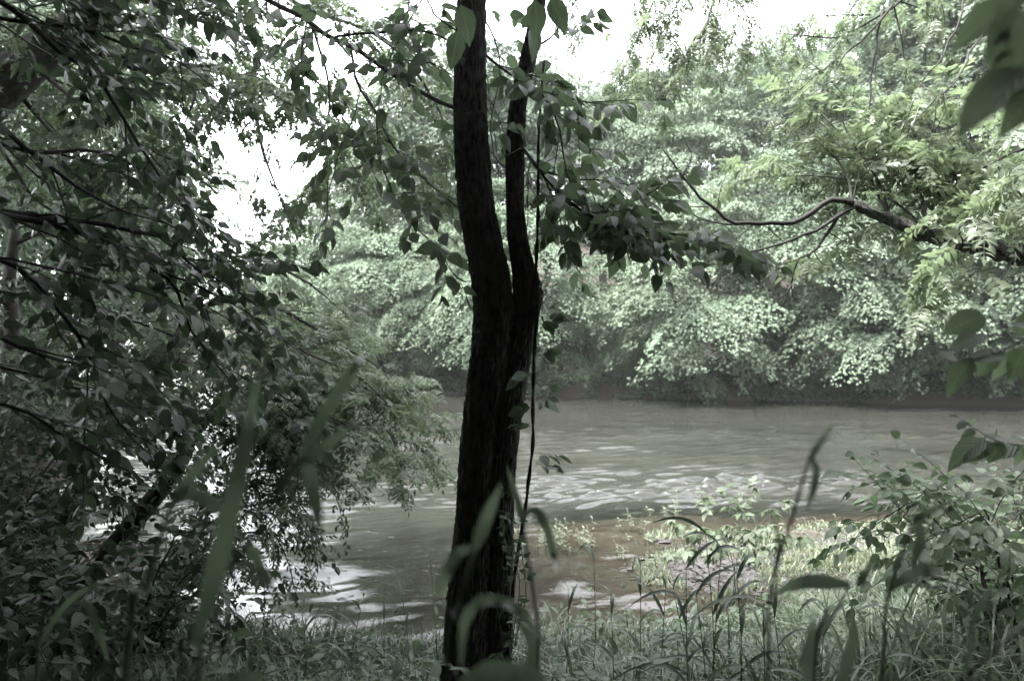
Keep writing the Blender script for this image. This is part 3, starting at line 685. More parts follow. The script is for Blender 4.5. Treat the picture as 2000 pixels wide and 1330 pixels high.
g = Geo(); PB, RB = bark_stem(g, rowsB, TY + .03, 2, amp=.095); st = build(g, 'stem', M['bark'], tree)
g = Geo()   # burl where the second stem bends
kp = spot(1046, 572, TY - .01); tube(g, np.array([kp + [-.02, .01, -.05], kp + [.005, 0, -.02], kp + [.014, 0, .0], kp + [.005, 0, .02], kp + [-.02, .01, .05]]), [.012, .030, .033, .028, .01], 10); build(g, 'burl', M['bark'], tree)

wood = Geo(); lv = Leaves()
def S(*pts): return [spot(*p) for p in pts]
OVK = dict(leaf_len=.115, gap=.052, every=.115, tw=(.2, .48), droop=.7, hang=.75, flat=.35)
# limb crossing behind the main trunk towards the upper left
bough(wood, lv, S((900, 216, 4.45), (830, 184, 4.6), (740, 130, 4.7), (680, 86, 4.8), (600, 40, 4.95), (500, -15, 5.1), (380, -80, 5.3)), .013, .02, **{**OVK, 'every': .2})
bough(wood, lv, S((690, 92, 4.8), (650, 76, 4.6), (740, 64, 4.5), (825, 60, 4.4), (880, 80, 4.3)), .009, .005, **OVK)
bough(wood, lv, S((686, 100, 4.8), (700, 160, 4.7), (735, 225, 4.6), (775, 300, 4.5), (830, 350, 4.45), (898, 408, 4.4)), .009, .004, **OVK, sub=1)
bough(wood, lv, S((735, 225, 4.6), (745, 330, 4.5), (790, 420, 4.4), (850, 480, 4.3)), .005, .003, **OVK)
bough(wood, lv, S((720, 122, 4.7), (780, 120, 4.6), (850, 130, 4.5), (885, 150, 4.45)), .005, .003, **OVK)
bough(wood, lv, S((600, 40, 4.95), (590, 120, 4.8), (640, 190, 4.7), (690, 260, 4.6)), .006, .003, **{**OVK, 'every': .15})
bough(wood, lv, S((520, -5, 5.1), (530, 60, 5), (560, 110, 4.9)), .006, .003, **{**OVK, 'every': .17})
bough(wood, lv, S((800, 0, 4.6), (790, 60, 4.5), (760, 120, 4.4)), .005, .003, **OVK)
# right hand limbs
bough(wood, lv, S((1022, 290, 4.3), (1050, 325, 4.2), (1090, 370, 4.15), (1140, 408, 4.1), (1185, 442, 4.05), (1240, 480, 4.0)), .011, .004, **{**OVK, 'every': .055, 'tw': (.16, .34), 'droop': .5}, sub=1)
bough(wood, lv, S((1170, 432, 4.05), (1240, 448, 4), (1310, 455, 3.95), (1370, 465, 3.9)), .006, .003, **{**OVK, 'every': .055, 'tw': (.14, .28), 'droop': .5, 'leaf_len': .105}, sub=1)
bough(wood, lv, S((1060, 335, 4.2), (1120, 350, 4.3), (1190, 350, 4.3), (1250, 370, 4.3)), .006, .003, **{**OVK, 'tw': (.14, .3)}, sub=1)
bough(wood, lv, S((945, 105, 4.3), (1000, 148, 4.2), (1055, 180, 4.15), (1090, 245, 4.1), (1100, 300, 4.1)), .008, .004, **OVK, sub=1)
bough(wood, lv, S((1060, 180, 4.15), (1110, 200, 4.1), (1160, 200, 4.1)), .005, .003, **OVK)
bough(wood, lv, S((1050, 90, 4.3), (1090, 60, 4.3), (1120, 10, 4.3)), .006, .003, **OVK)
bough(wood, lv, S((935, 20, 4.5), (965, 60, 4.7), (980, 120, 4.8), (975, 200, 4.8)), .006, .003, **OVK)
bough(wood, lv, S((990, 330, 4.35), (965, 300, 4.5), (958, 240, 4.6), (975, 160, 4.6)), .006, .003, **OVK)
bough(wood, lv, S((890, 60, 4.3), (850, 30, 4.3), (830, 0, 4.4), (800, 40, 4.5)), .006, .003, **OVK)
# a few larger leaves close to the lens at the top
for px, py, Y, dx, ln in ((895, 60, 3.0, -.2, .15), (920, 130, 3.2, -.5, .14), (1045, 0, 2.6, .1, .13), (1075, -5, 2.6, .5, .13), (900, 10, 2.8, .3, .14), (1040, 50, 3.0, .2, .13), (935, 150, 3.3, .4, .12)):
    lv.add(spot(px, py, Y), np.array([dx, .1, -1.]), np.array([.2, -1., .3]) + rnd(.2), ln)
tube(wood, smooth_path(S((930, -60, 4.3), (960, -40, 3.4), (1000, -30, 2.8), (1060, -10, 2.6)), 10), np.linspace(.008, .004, 10), 5)
build(wood, 'branch', M['bark_twig'], tree)
def clear_trunk(p):
    X = p[:, 0] / p[:, 1] * F + 1000; Z = 665 - (p[:, 2] - EYE) / p[:, 1] * F
    c = np.interp(Z, [100, 400, 600, 800], [915, 930, 975, 950])
    return ~(((np.abs(X - c) < 58) & (Z > 110) | (X > 975) & (X < 1062) & (Z > 300)) & (p[:, 1] < 4.45))
foliage(tree, lv, OV, 'ovate', M['leaf_ovate'], cull=clear_trunk)

# hanging vine
vb = spot(1004, 1110, 4.3)
vine = thing('hanging_vine', 'thin dark vine hanging straight down beside the forked trunk', 'vine', spot(1004, 1112, 4.25))
VP = smooth_path(S((1062, 120, 4.25), (1053, 240, 4.2), (1051, 330, 4.2), (1051, 420, 4.2), (1047, 520, 4.2), (1050, 600, 4.2), (1043, 700, 4.2), (1041, 800, 4.2), (1040, 870, 4.2), (1030, 960, 4.2), (1022, 1020, 4.2), (1008, 1100, 4.25), (1000, 1180, 4.25), (990, 1300, 4.25)), 90)
tt = np.linspace(0, 60, 90); g = Geo()
tube(g, VP + np.stack([np.cos(tt), np.sin(tt), 0 * tt], -1) * .003, .0085 * np.interp(np.arange(90), [0, 30], [.45, 1]) * (1 + .2 * np.sin(tt * 1.7)), 6)
tube(g, VP + np.stack([np.cos(tt + 3), np.sin(tt + 3), 0 * tt], -1) * .006, .0045 * np.interp(np.arange(90), [0, 30], [.4, 1]), 5); build(g, 'stem', M['vine'], vine)
w = Geo(); lv = Leaves()
for py, s in ((640, 1), (655, 1), (690, 1), (715, 1), (745, -1), (770, 1), (800, 1), (815, -1), (850, -1), (905, 1), (925, 1)):
    p = spot(1046, py - 20, 4.18); twig(w, lv, p, np.array([s * .7, -.4, .1]) + rnd(.2), R.uniform(.06, .12), .10, .05, .5, .5, .4, .0018)
build(w, 'twig', M['stem_green'], vine); foliage(vine, lv, OV, 'vine', M['leaf_herb'])

# creeper at the foot of the trunk
cb = spot(1000, 1240, 4.15); creeper = thing('leafy_creeper', 'small pale leafed creeper climbing the right foot of the trunk', 'creeper', cb)
w = Geo(); lv = Leaves()
for pts in ([(1000, 1260, 4.15), (1008, 1150, 4.12), (1000, 1060, 4.1), (985, 980, 4.1)], [(1005, 1260, 4.15), (1022, 1160, 4.12), (1018, 1080, 4.12), (1012, 1030, 4.1)], [(985, 1270, 4.1), (975, 1200, 4.08), (990, 1120, 4.08), (985, 1050, 4.08)]):
    bough(w, lv, S(*pts), .003, .0015, .05, .045, .10, (.05, .10), .1, .4, .5, .3)
build(w, 'stem', M['stem_green'], creeper); foliage(creeper, lv, OV, 'vine', M['leaf_herb'])

# ------------------------------------------------------------------ left side trees
# near understory tree: big ovate leaves hanging from the upper left
ub = np.array([-3.3, 2.6, float(height(-3.3, 2.6))])
und = thing('understory_tree', 'dark big leafed tree hanging down from the left edge', 'tree', ub)
w = Geo(); lv = Leaves()
tube(w, smooth_path([ub + [0, 0, -.2], ub + [.1, .2, 1.5], ub + [.05, .5, 3.2], ub + [.3, .9, 4.6]], 14), np.linspace(.09, .05, 14), 10)
build(w, 'trunk', M['bark_left'], und); w = Geo()
K = dict(leaf_len=.085, gap=.045, every=.10, tw=(.18, .40), droop=.6, hang=.55, flat=.55, sub=1)
for pts, r0 in (
    ([(-120, -60, 3.2), (20, 20, 3.3), (110, 105, 3.4), (190, 165, 3.5), (260, 275, 3.6), (330, 370, 3.7), (410, 440, 3.8)], .016),
    ([(-150, 120, 3.0), (0, 235, 3.1), (100, 325, 3.2), (200, 395, 3.3), (300, 430, 3.4)], .015),
    ([(-100, 380, 3.1), (40, 420, 3.2), (172, 434, 3.4), (320, 463, 3.6), (380, 515, 3.8), (450, 560, 4.0), (520, 610, 4.2)], .017),
    ([(-100, 400, 3.0), (60, 430, 3.2), (180, 452, 3.3), (290, 510, 3.5), (350, 560, 3.7), (380, 650, 3.8), (420, 710, 3.9), (466, 760, 4.0)], .015),
    ([(-100, 480, 2.9), (20, 520, 3.0), (120, 620, 3.1), (175, 710, 3.2), (215, 800, 3.3), (262, 860, 3.4)], .013),
    ([(-100, 650, 2.8), (0, 660, 2.9), (115, 705, 3.0), (200, 716, 3.1)], .012),
    ([(-80, 20, 3.6), (150, 60, 3.7), (260, 90, 3.8), (330, 110, 3.9), (390, 150, 4.0)], .013),
    ([(-80, -120, 3.2), (150, -60, 3.3), (260, -20, 3.5), (360, 20, 3.7)], .013),
    ([(-100, 250, 3.6), (60, 300, 3.8), (180, 300, 4.0), (280, 340, 4.2), (350, 400, 4.3), (420, 460, 4.4)], .013),
    ([(-100, 760, 3.0), (40, 800, 3.1), (130, 850, 3.2), (210, 900, 3.3)], .010),
    ([(-60, 560, 4.2), (150, 600, 4.4), (300, 640, 4.6), (400, 690, 4.8)], .012),
    ([(-60, 700, 4.2), (150, 760, 4.4), (280, 800, 4.6), (380, 850, 4.8)], .011)):
    bough(w, lv, S(*pts), r0, .004, **K)
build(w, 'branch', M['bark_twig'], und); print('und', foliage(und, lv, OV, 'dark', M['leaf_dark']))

# leaning tree, its trunk crossing the upper left corner
LY = 9.0
lb = np.array([-8.2, 9.2, float(height(-8.2, 9.2))])
lean = thing('leaning_tree', 'thick mottled trunk leaning in from the upper left corner', 'tree', lb)
g = Geo(); LP, LR = smooth_path([lb + [0, 0, -.3], lb + [.4, 0, 2.5], spot(-60, 235, LY), spot(40, 140, LY), spot(130, 65, LY), spot(230, -20, LY), spot(330, -130, LY)], 60, [.36, .30, .25, .23, .19, .16, .13])
th = np.linspace(0, 2 * np.pi, 24, endpoint=False)[None]; s = np.linspace(0, 9, 60)[:, None]
tube(g, LP, LR, 24, 1 + .06 * np.sin(3 * th + s * 2) + .05 * np.sin(7 * th - s * 3) + .04 * np.sin(11 * th + 5 * s)); build(g, 'trunk', M['bark_left'], lean)
w = Geo(); lv = Leaves()
K = dict(leaf_len=.26, gap=.17, every=.30, tw=(.35, .75), droop=.5, hang=.6, flat=.7, sub=1)
for pts, r0 in (
    ([(130, 65, 9), (210, 110, 8.9), (290, 140, 8.8), (370, 138, 8.7), (440, 136, 8.6), (470, 170, 8.5), (500, 230, 8.4), (515, 300, 8.3), (545, 380, 8.2)], .07),
    ([(440, 136, 8.6), (540, 190, 8.5), (620, 240, 8.4), (680, 310, 8.3)], .02),
    ([(230, -20, 9), (340, 20, 9.5), (460, 60, 10), (580, 130, 10.4), (640, 200, 10.6)], .05),
    ([(330, -130, 9), (480, -60, 9.2), (600, 20, 9.5), (720, 60, 10), (840, 130, 10.4)], .05),
    ([(375, 140, 8.7), (378, 190, 8.6), (365, 230, 8.5)], .03),
    ([(60, 120, 9), (150, 200, 8.7), (240, 250, 8.5), (320, 330, 8.4)], .03),
    ([(600, 20, 9.5), (640, 160, 9.6), (640, 300, 9.6), (640, 400, 9.6)], .02),
    ([(720, 60, 10), (800, 120, 10), (860, 220, 10), (870, 320, 10)], .02),
    ([(20, 160, 9), (100, 260, 9.4), (200, 330, 9.6), (300, 360, 9.8)], .03),
    ([(-40, 220, 9), (60, 380, 9.5), (160, 440, 10), (260, 480, 10.2)], .03),
    ([(180, 20, 9), (260, 60, 10.5), (350, 90, 11.5), (450, 120, 12)], .04)):
    bough(w, lv, S(*pts), r0, .008, **K)
build(w, 'branch', M['bark_left'], lean); print('lean', foliage(lean, lv, PINF, 'pinf', M['leaf_pinnate']))

# pinnate tree leaning out over the water
pb = np.array([-4.9, 8.2, float(height(-4.9, 8.2))])
pin = thing('overhanging_tree', 'feathery tree reaching right over the water left of the trunk', 'tree', pb)
w = Geo(); P, rad = smooth_path([pb + [0, 0, -.3], spot(180, 880, 8.2), spot(260, 800, 8.2), spot(330, 700, 8.2), spot(380, 600, 8.4)], 24, [.13, .11, .09, .07, .05]); tube(w, P, rad, 10)
P, rad = smooth_path([pb + [0.3, 0, 0.], spot(330, 935, 7.9), spot(370, 860, 7.9), spot(400, 820, 7.9), spot(470, 770, 7.9)], 20, [.10, .09, .07, .06, .04]); tube(w, P, rad, 9)
build(w, 'trunk', M['bark_twig'], pin); w = Geo(); lv = Leaves()
K = dict(leaf_len=.21, gap=.08, every=.14, tw=(.28, .62), droop=.4, hang=.45, flat=.8, sub=1)
for pts, r0 in (
    ([(380, 600, 8.4), (480, 590, 8.2), (580, 620, 8.0), (680, 680, 7.8), (730, 710, 7.7), (770, 750, 7.6)], .03),
    ([(470, 770, 7.9), (560, 730, 7.8), (660, 740, 7.7), (730, 765, 7.6), (790, 790, 7.5)], .03),
    ([(380, 600, 8.4), (500, 640, 7.6), (600, 690, 7.2), (690, 730, 7.0), (760, 790, 6.9), (800, 840, 6.9)], .02),
    ([(330, 700, 8.2), (450, 730, 7.2), (560, 780, 6.9), (660, 820, 6.8), (730, 870, 6.8)], .02),
    ([(470, 770, 7.9), (560, 790, 7.8), (630, 815, 7.7), (690, 850, 7.6), (735, 880, 7.5)], .03),
    ([(400, 820, 7.9), (500, 840, 7.7), (560, 865, 7.6), (610, 890, 7.5), (650, 910, 7.4)], .025),
    ([(330, 700, 8.2), (430, 680, 8.4), (540, 670, 8.5), (640, 700, 8.6), (720, 760, 8.7)], .03),
    ([(380, 600, 8.4), (440, 540, 8.6), (520, 520, 8.8), (610, 560, 9.0), (680, 620, 9)], .03),
    ([(330, 700, 8.2), (400, 760, 7.6), (470, 820, 7.4), (540, 880, 7.3)], .02),
    ([(260, 800, 8.2), (340, 800, 7.6), (430, 840, 7.3), (500, 900, 7.2)], .02),
    ([(300, 740, 8.2), (240, 680, 8), (200, 620, 7.8), (180, 700, 7.6)], .02),
    ([(380, 600, 8.4), (330, 560, 8.4), (280, 600, 8.2), (250, 660, 8)], .02)):
    bough(w, lv, S(*pts), r0, .004, **K)
build(w, 'branch', M['bark_twig'], pin); foliage(pin, lv, PIN, 'pin', M['leaf_feather'])

# shrub with faded leaves trailing into the water
fb = np.array([-3.9, 7.9, float(height(-3.9, 7.9))])
fad = thing('faded_shrub', 'shrub of small beige faded leaves trailing into the bright water', 'shrub', fb)
w = Geo(); lv = Leaves()
K = dict(leaf_len=.060, gap=.030, every=.055, tw=(.10, .26), droop=1.0, hang=.7, flat=.4, sub=1, drop=.15)
for pts in ([(330, 1120, 7.9), (400, 1000, 7.8), (480, 940, 7.6), (550, 950, 7.5), (600, 1000, 7.4), (625, 1070, 7.4)], [(330, 1120, 7.9), (430, 1010, 7.7), (540, 980, 7.5), (580, 1030, 7.4), (600, 1100, 7.4)],
            [(330, 1130, 7.9), (430, 1060, 7.6), (520, 1040, 7.4), (560, 1090, 7.3), (575, 1150, 7.3)], [(340, 1110, 7.9), (440, 960, 7.9), (560, 910, 7.9), (630, 930, 7.8), (665, 990, 7.8)], [(320, 1130, 7.9), (400, 1090, 7.4), (480, 1100, 7.2), (530, 1160, 7.1)]):
    bough(w, lv, S(*pts), .018, .004, **K)
build(w, 'branch', M['bark_twig'], fad); print('fad', foliage(fad, lv, OVL, 'fad', M['leaf_beige']))

# slim tree at the left edge and the dark thicket below it
sb = np.array([-7.0, 11.0, float(height(-7.0, 11.0))])
slim = thing('slim_tree', 'slim dark trunk with a side limb at the left edge', 'tree', sb)
w = Geo(); P, rad = smooth_path([sb + [0, 0, -.3], spot(12, 780, 11), spot(20, 700, 11), spot(24, 630, 11), spot(18, 560, 11), spot(30, 440, 11)], 24, [.15, .12, .11, .10, .09, .06]); tube(w, P, rad, 10); build(w, 'trunk', M['bark_left'], slim)
w = Geo(); lv = Leaves(); K = dict(leaf_len=.12, gap=.06, every=.15, tw=(.4, .8), droop=.5, hang=.5, flat=.8, sub=1)
for pts in ([(22, 640, 11), (60, 636, 10.9), (120, 650, 10.8), (200, 690, 10.6)], [(20, 560, 11), (100, 520, 10.8), (180, 540, 10.6), (260, 600, 10.4)], [(24, 480, 11), (120, 440, 11), (220, 450, 11), (300, 500, 11)], [(16, 720, 11), (80, 720, 10.6), (150, 750, 10.3), (220, 800, 10)],
            [(20, 600, 11), (-40, 560, 10.5), (-100, 580, 10)], [(14, 760, 11), (60, 790, 10.4), (130, 830, 10)], [(30, 440, 11), (60, 360, 11.2), (140, 340, 11.4), (200, 380, 11.5)]):
    bough(w, lv, S(*pts), .03, .006, **K)
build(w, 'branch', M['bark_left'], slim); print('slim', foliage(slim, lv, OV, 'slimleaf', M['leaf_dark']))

GTH = 'dark shrubs of the left thicket'
def shrub(name, label, x, y, hgt, rad, nst, leaf, mat, tpls, key, lim=300, group=None, seed_dir=None, droop=.6, flat=.6, gap=None, every=None):
    z = float(height(x, y)); t = thing(name, label, 'shrub', (x, y, z), group); w = Geo(); lv = Leaves(); b = np.array([x, y, z - .1])
    for k in range(nst):
        az = k * 2.4 + R.normal(0, .3); o = np.array([math.cos(az), math.sin(az), 0]); q = R.uniform(.55, 1.)
        bough(w, lv, [b, b + o * rad * .35 * q + UP * hgt * .5 * q, b + o * rad * .75 * q + UP * hgt * .9 * q, b + o * rad * 1.1 * q + UP * hgt * R.uniform(.6, .95) * q], .012, .003,
              leaf, gap or leaf * .5, every or leaf * 1.3, (leaf * 2, leaf * 4.5), .2, droop, .5, flat, sub=1)
    build(w, 'stem', M['bark_twig'], t); foliage(t, lv, tpls, key, mat, lim); return t
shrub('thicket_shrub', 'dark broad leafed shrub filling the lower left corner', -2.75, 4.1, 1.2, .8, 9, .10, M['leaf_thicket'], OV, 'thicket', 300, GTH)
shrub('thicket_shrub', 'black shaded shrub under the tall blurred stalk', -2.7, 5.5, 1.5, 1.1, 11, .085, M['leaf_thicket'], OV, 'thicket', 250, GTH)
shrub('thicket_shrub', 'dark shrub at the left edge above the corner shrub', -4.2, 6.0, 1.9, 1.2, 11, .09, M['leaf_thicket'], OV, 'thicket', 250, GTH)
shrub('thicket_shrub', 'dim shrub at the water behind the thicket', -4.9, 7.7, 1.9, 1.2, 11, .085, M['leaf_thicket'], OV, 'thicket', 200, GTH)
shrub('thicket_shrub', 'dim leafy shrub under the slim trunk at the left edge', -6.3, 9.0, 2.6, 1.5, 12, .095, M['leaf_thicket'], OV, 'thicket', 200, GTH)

# ------------------------------------------------------------------ right side: walnut tree
rb = np.array([6.0, 7.4, float(height(6.0, 7.4))])
wal = thing('walnut_tree', 'pale feathery leafed tree whose dark bough bends in from the right', 'tree', rb)
g = Geo(); WP, WR = smooth_path([rb + [0, 0, -.3], rb + [-.1, 0, 2.0], rb + [-.25, -.1, 4.2], rb + [-.6, 0, 6.5], rb + [-1.2, .3, 8.6]], 40, [.28, .23, .2, .16, .12])
th = np.linspace(0, 2 * np.pi, 20, endpoint=False)[None]; s = np.linspace(0, 9, 40)[:, None]
tube(g, WP, WR, 20, 1 + .05 * np.sin(5 * th + s) + .04 * np.sin(9 * th - 2 * s)); build(g, 'trunk', M['bark'], wal)
w = Geo(); lv = Leaves()
K = dict(leaf_len=.33, gap=.16, every=.24, tw=(.28, .62), droop=.35, hang=.45, flat=.8, sub=1)
P, rad = smooth_path([WP[13], spot(2080, 520, 7.2), spot(2000, 500, 7.1), spot(1900, 478, 7.0), spot(1810, 458, 6.9), spot(1740, 430, 6.9), spot(1665, 398, 6.8)], 60, [.11, .10, .09, .075, .062, .050, .038])
th = np.linspace(0, 2 * np.pi, 16, endpoint=False)[None]; s = np.linspace(0, 9, 60)[:, None]
g = Geo(); tube(g, P, rad, 16, 1 + .13 * np.sin(3 * th + s * 5) + .12 * np.sin(5 * th - s * 8) + .10 * np.sin(s * 11) + .08 * np.sin(s * 23 + 2 * th)); build(g, 'bough', M['bark'], wal)
mains = (
    ([(1668, 398, 6.8), (1625, 390, 6.8), (1590, 415, 6.8), (1545, 437, 6.8), (1500, 444, 6.8), (1432, 440, 6.8), (1385, 405, 6.8), (1335, 350, 6.8), (1290, 285, 6.8)], .028, .006, True),
    ([(1672, 402, 6.8), (1635, 420, 6.8), (1585, 455, 6.75), (1520, 480, 6.7), (1438, 498, 6.7)], .020, .006, True),
    ([(1640, 415, 6.8), (1622, 450, 6.8), (1590, 488, 6.75), (1556, 508, 6.7), (1546, 555, 6.7)], .018, .005, True),
    ([(1430, 440, 6.8), (1380, 430, 6.8), (1340, 400, 6.8), (1310, 350, 6.8)], .007, .004, True))
for pts, r0, r1, bare in mains: bough(w, lv, S(*pts), r0, r1, **K, bare=bare, wig=.03, seg=8)
for pts in ([(1470, 440, 6.8), (1430, 470, 6.7), (1380, 480, 6.6)], [(1590, 488, 6.75), (1640, 470, 6.7), (1690, 455, 6.6)], [(1556, 508, 6.7), (1520, 520, 6.6), (1500, 545, 6.6)], [(1385, 405, 6.8), (1350, 400, 6.7), (1300, 410, 6.6)], [(1500, 444, 6.8), (1530, 470, 6.8), (1560, 470, 6.8)]):
    bough(w, lv, S(*pts), .006, .003, **{**K, 'every': .6}, bare=True)
leafy = (
    ([(1665, 398, 6.8), (1655, 350, 7.0), (1630, 310, 7.2), (1590, 270, 7.4)], .016),
    ([(1740, 430, 6.9), (1720, 360, 7.1), (1680, 300, 7.3), (1610, 230, 7.5)], .016),
    ([(1810, 458, 6.9), (1800, 380, 7.1), (1760, 320, 7.3), (1690, 260, 7.5)], .016),
    ([(1900, 478, 7), (1890, 400, 7.2), (1840, 350, 7.4), (1770, 320, 7.6)], .016),
    ([(1960, 490, 7), (1980, 430, 7.2), (1930, 390, 7.4), (1850, 370, 7.6)], .016),
    ([(2080, 300, 7), (2000, 290, 6.9), (1920, 330, 7.0), (1860, 355, 7.2)], .018),
    ([(1740, 430, 6.9), (1690, 330, 7.4), (1640, 220, 7.8), (1600, 160, 8.0)], .014),
    ([(1900, 478, 7), (1860, 330, 7.5), (1780, 230, 7.9), (1720, 170, 8.2)], .014),
    ([(1810, 458, 6.9), (1760, 400, 7.3), (1680, 360, 7.6), (1600, 340, 7.8)], .014),
    ([(2080, 230, 7), (2010, 200, 7.2), (1940, 210, 7.4), (1870, 240, 7.6)], .018),
    ([(2080, 380, 6.6), (2000, 370, 6.4), (1950, 390, 6.3), (1900, 420, 6.3)], .012),
    ([(1980, 500, 7), (1960, 545, 6.8), (1920, 565, 6.7)], .008))
for pts, r0 in leafy: bough(w, lv, S(*pts), r0, .004, **K)
for pts in ([(1510, -40, 8), (1500, 20, 8), (1509, 50, 8), (1490, 90, 8), (1440, 125, 8)], [(1560, 65, 7.2), (1530, 90, 7.2), (1525, 130, 7.2)], [(1690, 280, 7.3), (1680, 300, 7.2), (1650, 330, 7.1)], [(1600, 190, 7.3), (1590, 260, 7.2), (1550, 290, 7.1)], [(1595, 200, 7.3), (1605, 240, 7.2), (1630, 265, 7.1)],
            [(1330, 350, 6.8), (1345, 300, 6.8), (1330, 260, 6.8)], [(1400, 415, 6.8), (1405, 380, 6.8), (1415, 350, 6.8)], [(1440, 497, 6.7), (1420, 505, 6.7), (1400, 530, 6.7)], [(1546, 555, 6.7), (1530, 575, 6.7), (1520, 600, 6.7)], [(1546, 555, 6.7), (1552, 580, 6.7), (1570, 590, 6.7)], [(1480, 489, 6.7), (1455, 520, 6.7), (1440, 550, 6.7)], [(1620, 455, 6.8), (1660, 475, 6.8), (1700, 490, 6.8)], [(1590, 488, 6.8), (1600, 510, 6.8), (1630, 520, 6.8)],
            [(1840, 175, 6.7), (1845, 215, 6.7), (1825, 260, 6.7)], [(1700, 150, 7.4), (1670, 190, 7.3), (1600, 235, 7.2)], [(2060, 270, 6.5), (1980, 310, 6.5), (1900, 350, 6.5), (1850, 360, 6.5)]):
    bough(w, lv, S(*pts), .006, .002, **K, bare=True, wig=.03)
# upper limbs against the sky
upper = (
    ([WP[34], spot(1900, -90, 7.4), spot(1760, 0, 7.6), spot(1690, 50, 7.6), spot(1640, 72, 7.6), (1580, 70), (1522, 66)], .030, True),
    ([spot(1745, 8, 7.6), spot(1690, 75, 7.5), spot(1650, 110, 7.4), spot(1600, 190, 7.3), (1575, 250)], .013, True),
    ([spot(1725, 18, 7.6), spot(1706, 120, 7.5), spot(1696, 200, 7.4), spot(1690, 280, 7.3)], .014, True),
    ([spot(1900, -90, 7.4), spot(1880, 10, 7.0), spot(1840, 110, 6.9), spot(1800, 165, 6.8), (1760, 260)], .014, True),
    ([spot(1975, -60, 6.9), spot(1945, 30, 6.8), spot(1900, 110, 6.7), spot(1860, 165, 6.6), spot(1800, 225, 6.6), (1766, 262)], .014, True))
def fix(pts):
    out = []; Y = 7.0
    for p in pts:
        if isinstance(p, tuple): out.append(spot(p[0], p[1], Y))
        else: out.append(np.asarray(p)); Y = p[1]
    return out
for pts, r0, bare in upper: bough(w, lv, fix(pts), r0, .004, **K, bare=bare, wig=.03)
bough(w, lv, [WP[33], spot(1800, -210, 7.9), spot(1640, -190, 8.2), spot(1500, -160, 8.4), spot(1330, -90, 8.6), spot(1230, -80, 8.6), spot(1130, -80, 8.6)], .06, .010, **K, bare=True, wig=.03)
K2 = {**K, 'leaf_len': .21, 'gap': .09, 'every': .13, 'tw': (.20, .42), 'hang': .8, 'droop': .8, 'sub': 0}
for pts, r0 in (
    ([(1500, -160, 8.4), (1330, -90, 8.6), (1278, 0, 8.6), (1228, 110, 8.6), (1197, 185, 8.6)], .014),
    ([(1330, -90, 8.6), (1320, 0, 8.5), (1290, 60, 8.4), (1270, 130, 8.4)], .010),
    ([(1278, 0, 8.6), (1290, 90, 8.7), (1300, 170, 8.7)], .008),
    ([(1500, -160, 8.4), (1420, -60, 8.2), (1390, 20, 8.2), (1375, 90, 8.1)], .012),
    ([(1420, -60, 8.2), (1440, 20, 8.1), (1430, 80, 8.0)], .010),
    ([(1390, 10, 8.2), (1370, 80, 8.2), (1330, 130, 8.2)], .008),
    ([(1330, -90, 8.6), (1250, -20, 8.8), (1235, 60, 8.8), (1215, 120, 8.8)], .009),
    ([(1320, 0, 8.5), (1325, 70, 8.6), (1310, 150, 8.6), (1300, 210, 8.6)], .008),
    ([(1278, 0, 8.6), (1250, 80, 8.9), (1240, 150, 9.0)], .008),
    ([(1420, -60, 8.2), (1400, 30, 8.4), (1400, 110, 8.4)], .008),
    ([(1440, 0, 8.1), (1465, 50, 8.0), (1460, 110, 8.0)], .007),
    ([(1640, 0, 7.8), (1600, 10, 7.8), (1570, 60, 7.8)], .007),
    ([(1760, -20, 7.6), (1680, 0, 7.6), (1650, 60, 7.5)], .007),
    ([(1820, -40, 7.4), (1850, 40, 7.3), (1840, 110, 7.3)], .007),
    ([(1130, -80, 8.6), (1110, -20, 8.6), (1120, 40, 8.6)], .007),
    ([(1700, 30, 7.6), (1660, 30, 7.6), (1600, 30, 7.7), (1560, 40, 7.7)], .008),
    ([(1745, 8, 7.6), (1760, 80, 7.6), (1770, 140, 7.6), (1760, 200, 7.6)], .008),
    ([(1745, 0, 7.6), (1800, 20, 7.5), (1830, 60, 7.4)], .008),
    ([(1640, 110, 7.4), (1570, 170, 7.3), (1530, 200, 7.2)], .007),
    ([(1600, 190, 7.3), (1580, 230, 7.2), (1550, 260, 7.1)], .006),
    ([(1696, 200, 7.4), (1730, 230, 7.3), (1720, 290, 7.2)], .006),
    ([(1800, 165, 6.8), (1830, 200, 6.7), (1820, 260, 6.7)], .006),
    ([(1580, 120, 7.4), (1620, 150, 7.3), (1660, 200, 7.2)], .006)):
    bough(w, lv, S(*pts), r0, .003, **K2)
build(w, 'branch', M['bark_twig'], wal); 
LIMBS = [np.array([(p[0], p[1]) for p in m[0]]) for m in mains] + [np.array([(2100, 525), (2000, 500), (1900, 478), (1810, 458), (1740, 430), (1665, 398)])]
def clear_limbs(p):
    X = p[:, 0] / p[:, 1] * F + 1000; Z = 690 - (p[:, 2] - EYE) / p[:, 1] * F; d = np.full(len(p), 1e9)
    for q in LIMBS:
        q = smooth_path(np.column_stack([q, 0 * q[:, 0]]), 60)
        d = np.minimum(d, np.hypot(X[:, None] - q[None, :, 0], Z[:, None] - 25 - q[None, :, 1]).min(1))
    return ~((d < 42) & (p[:, 1] < 7.1) & (R.random(len(p)) < .85))
print('wal', foliage(wal, lv, PIN, 'walnut', M['leaf_walnut'], cull=clear_limbs))

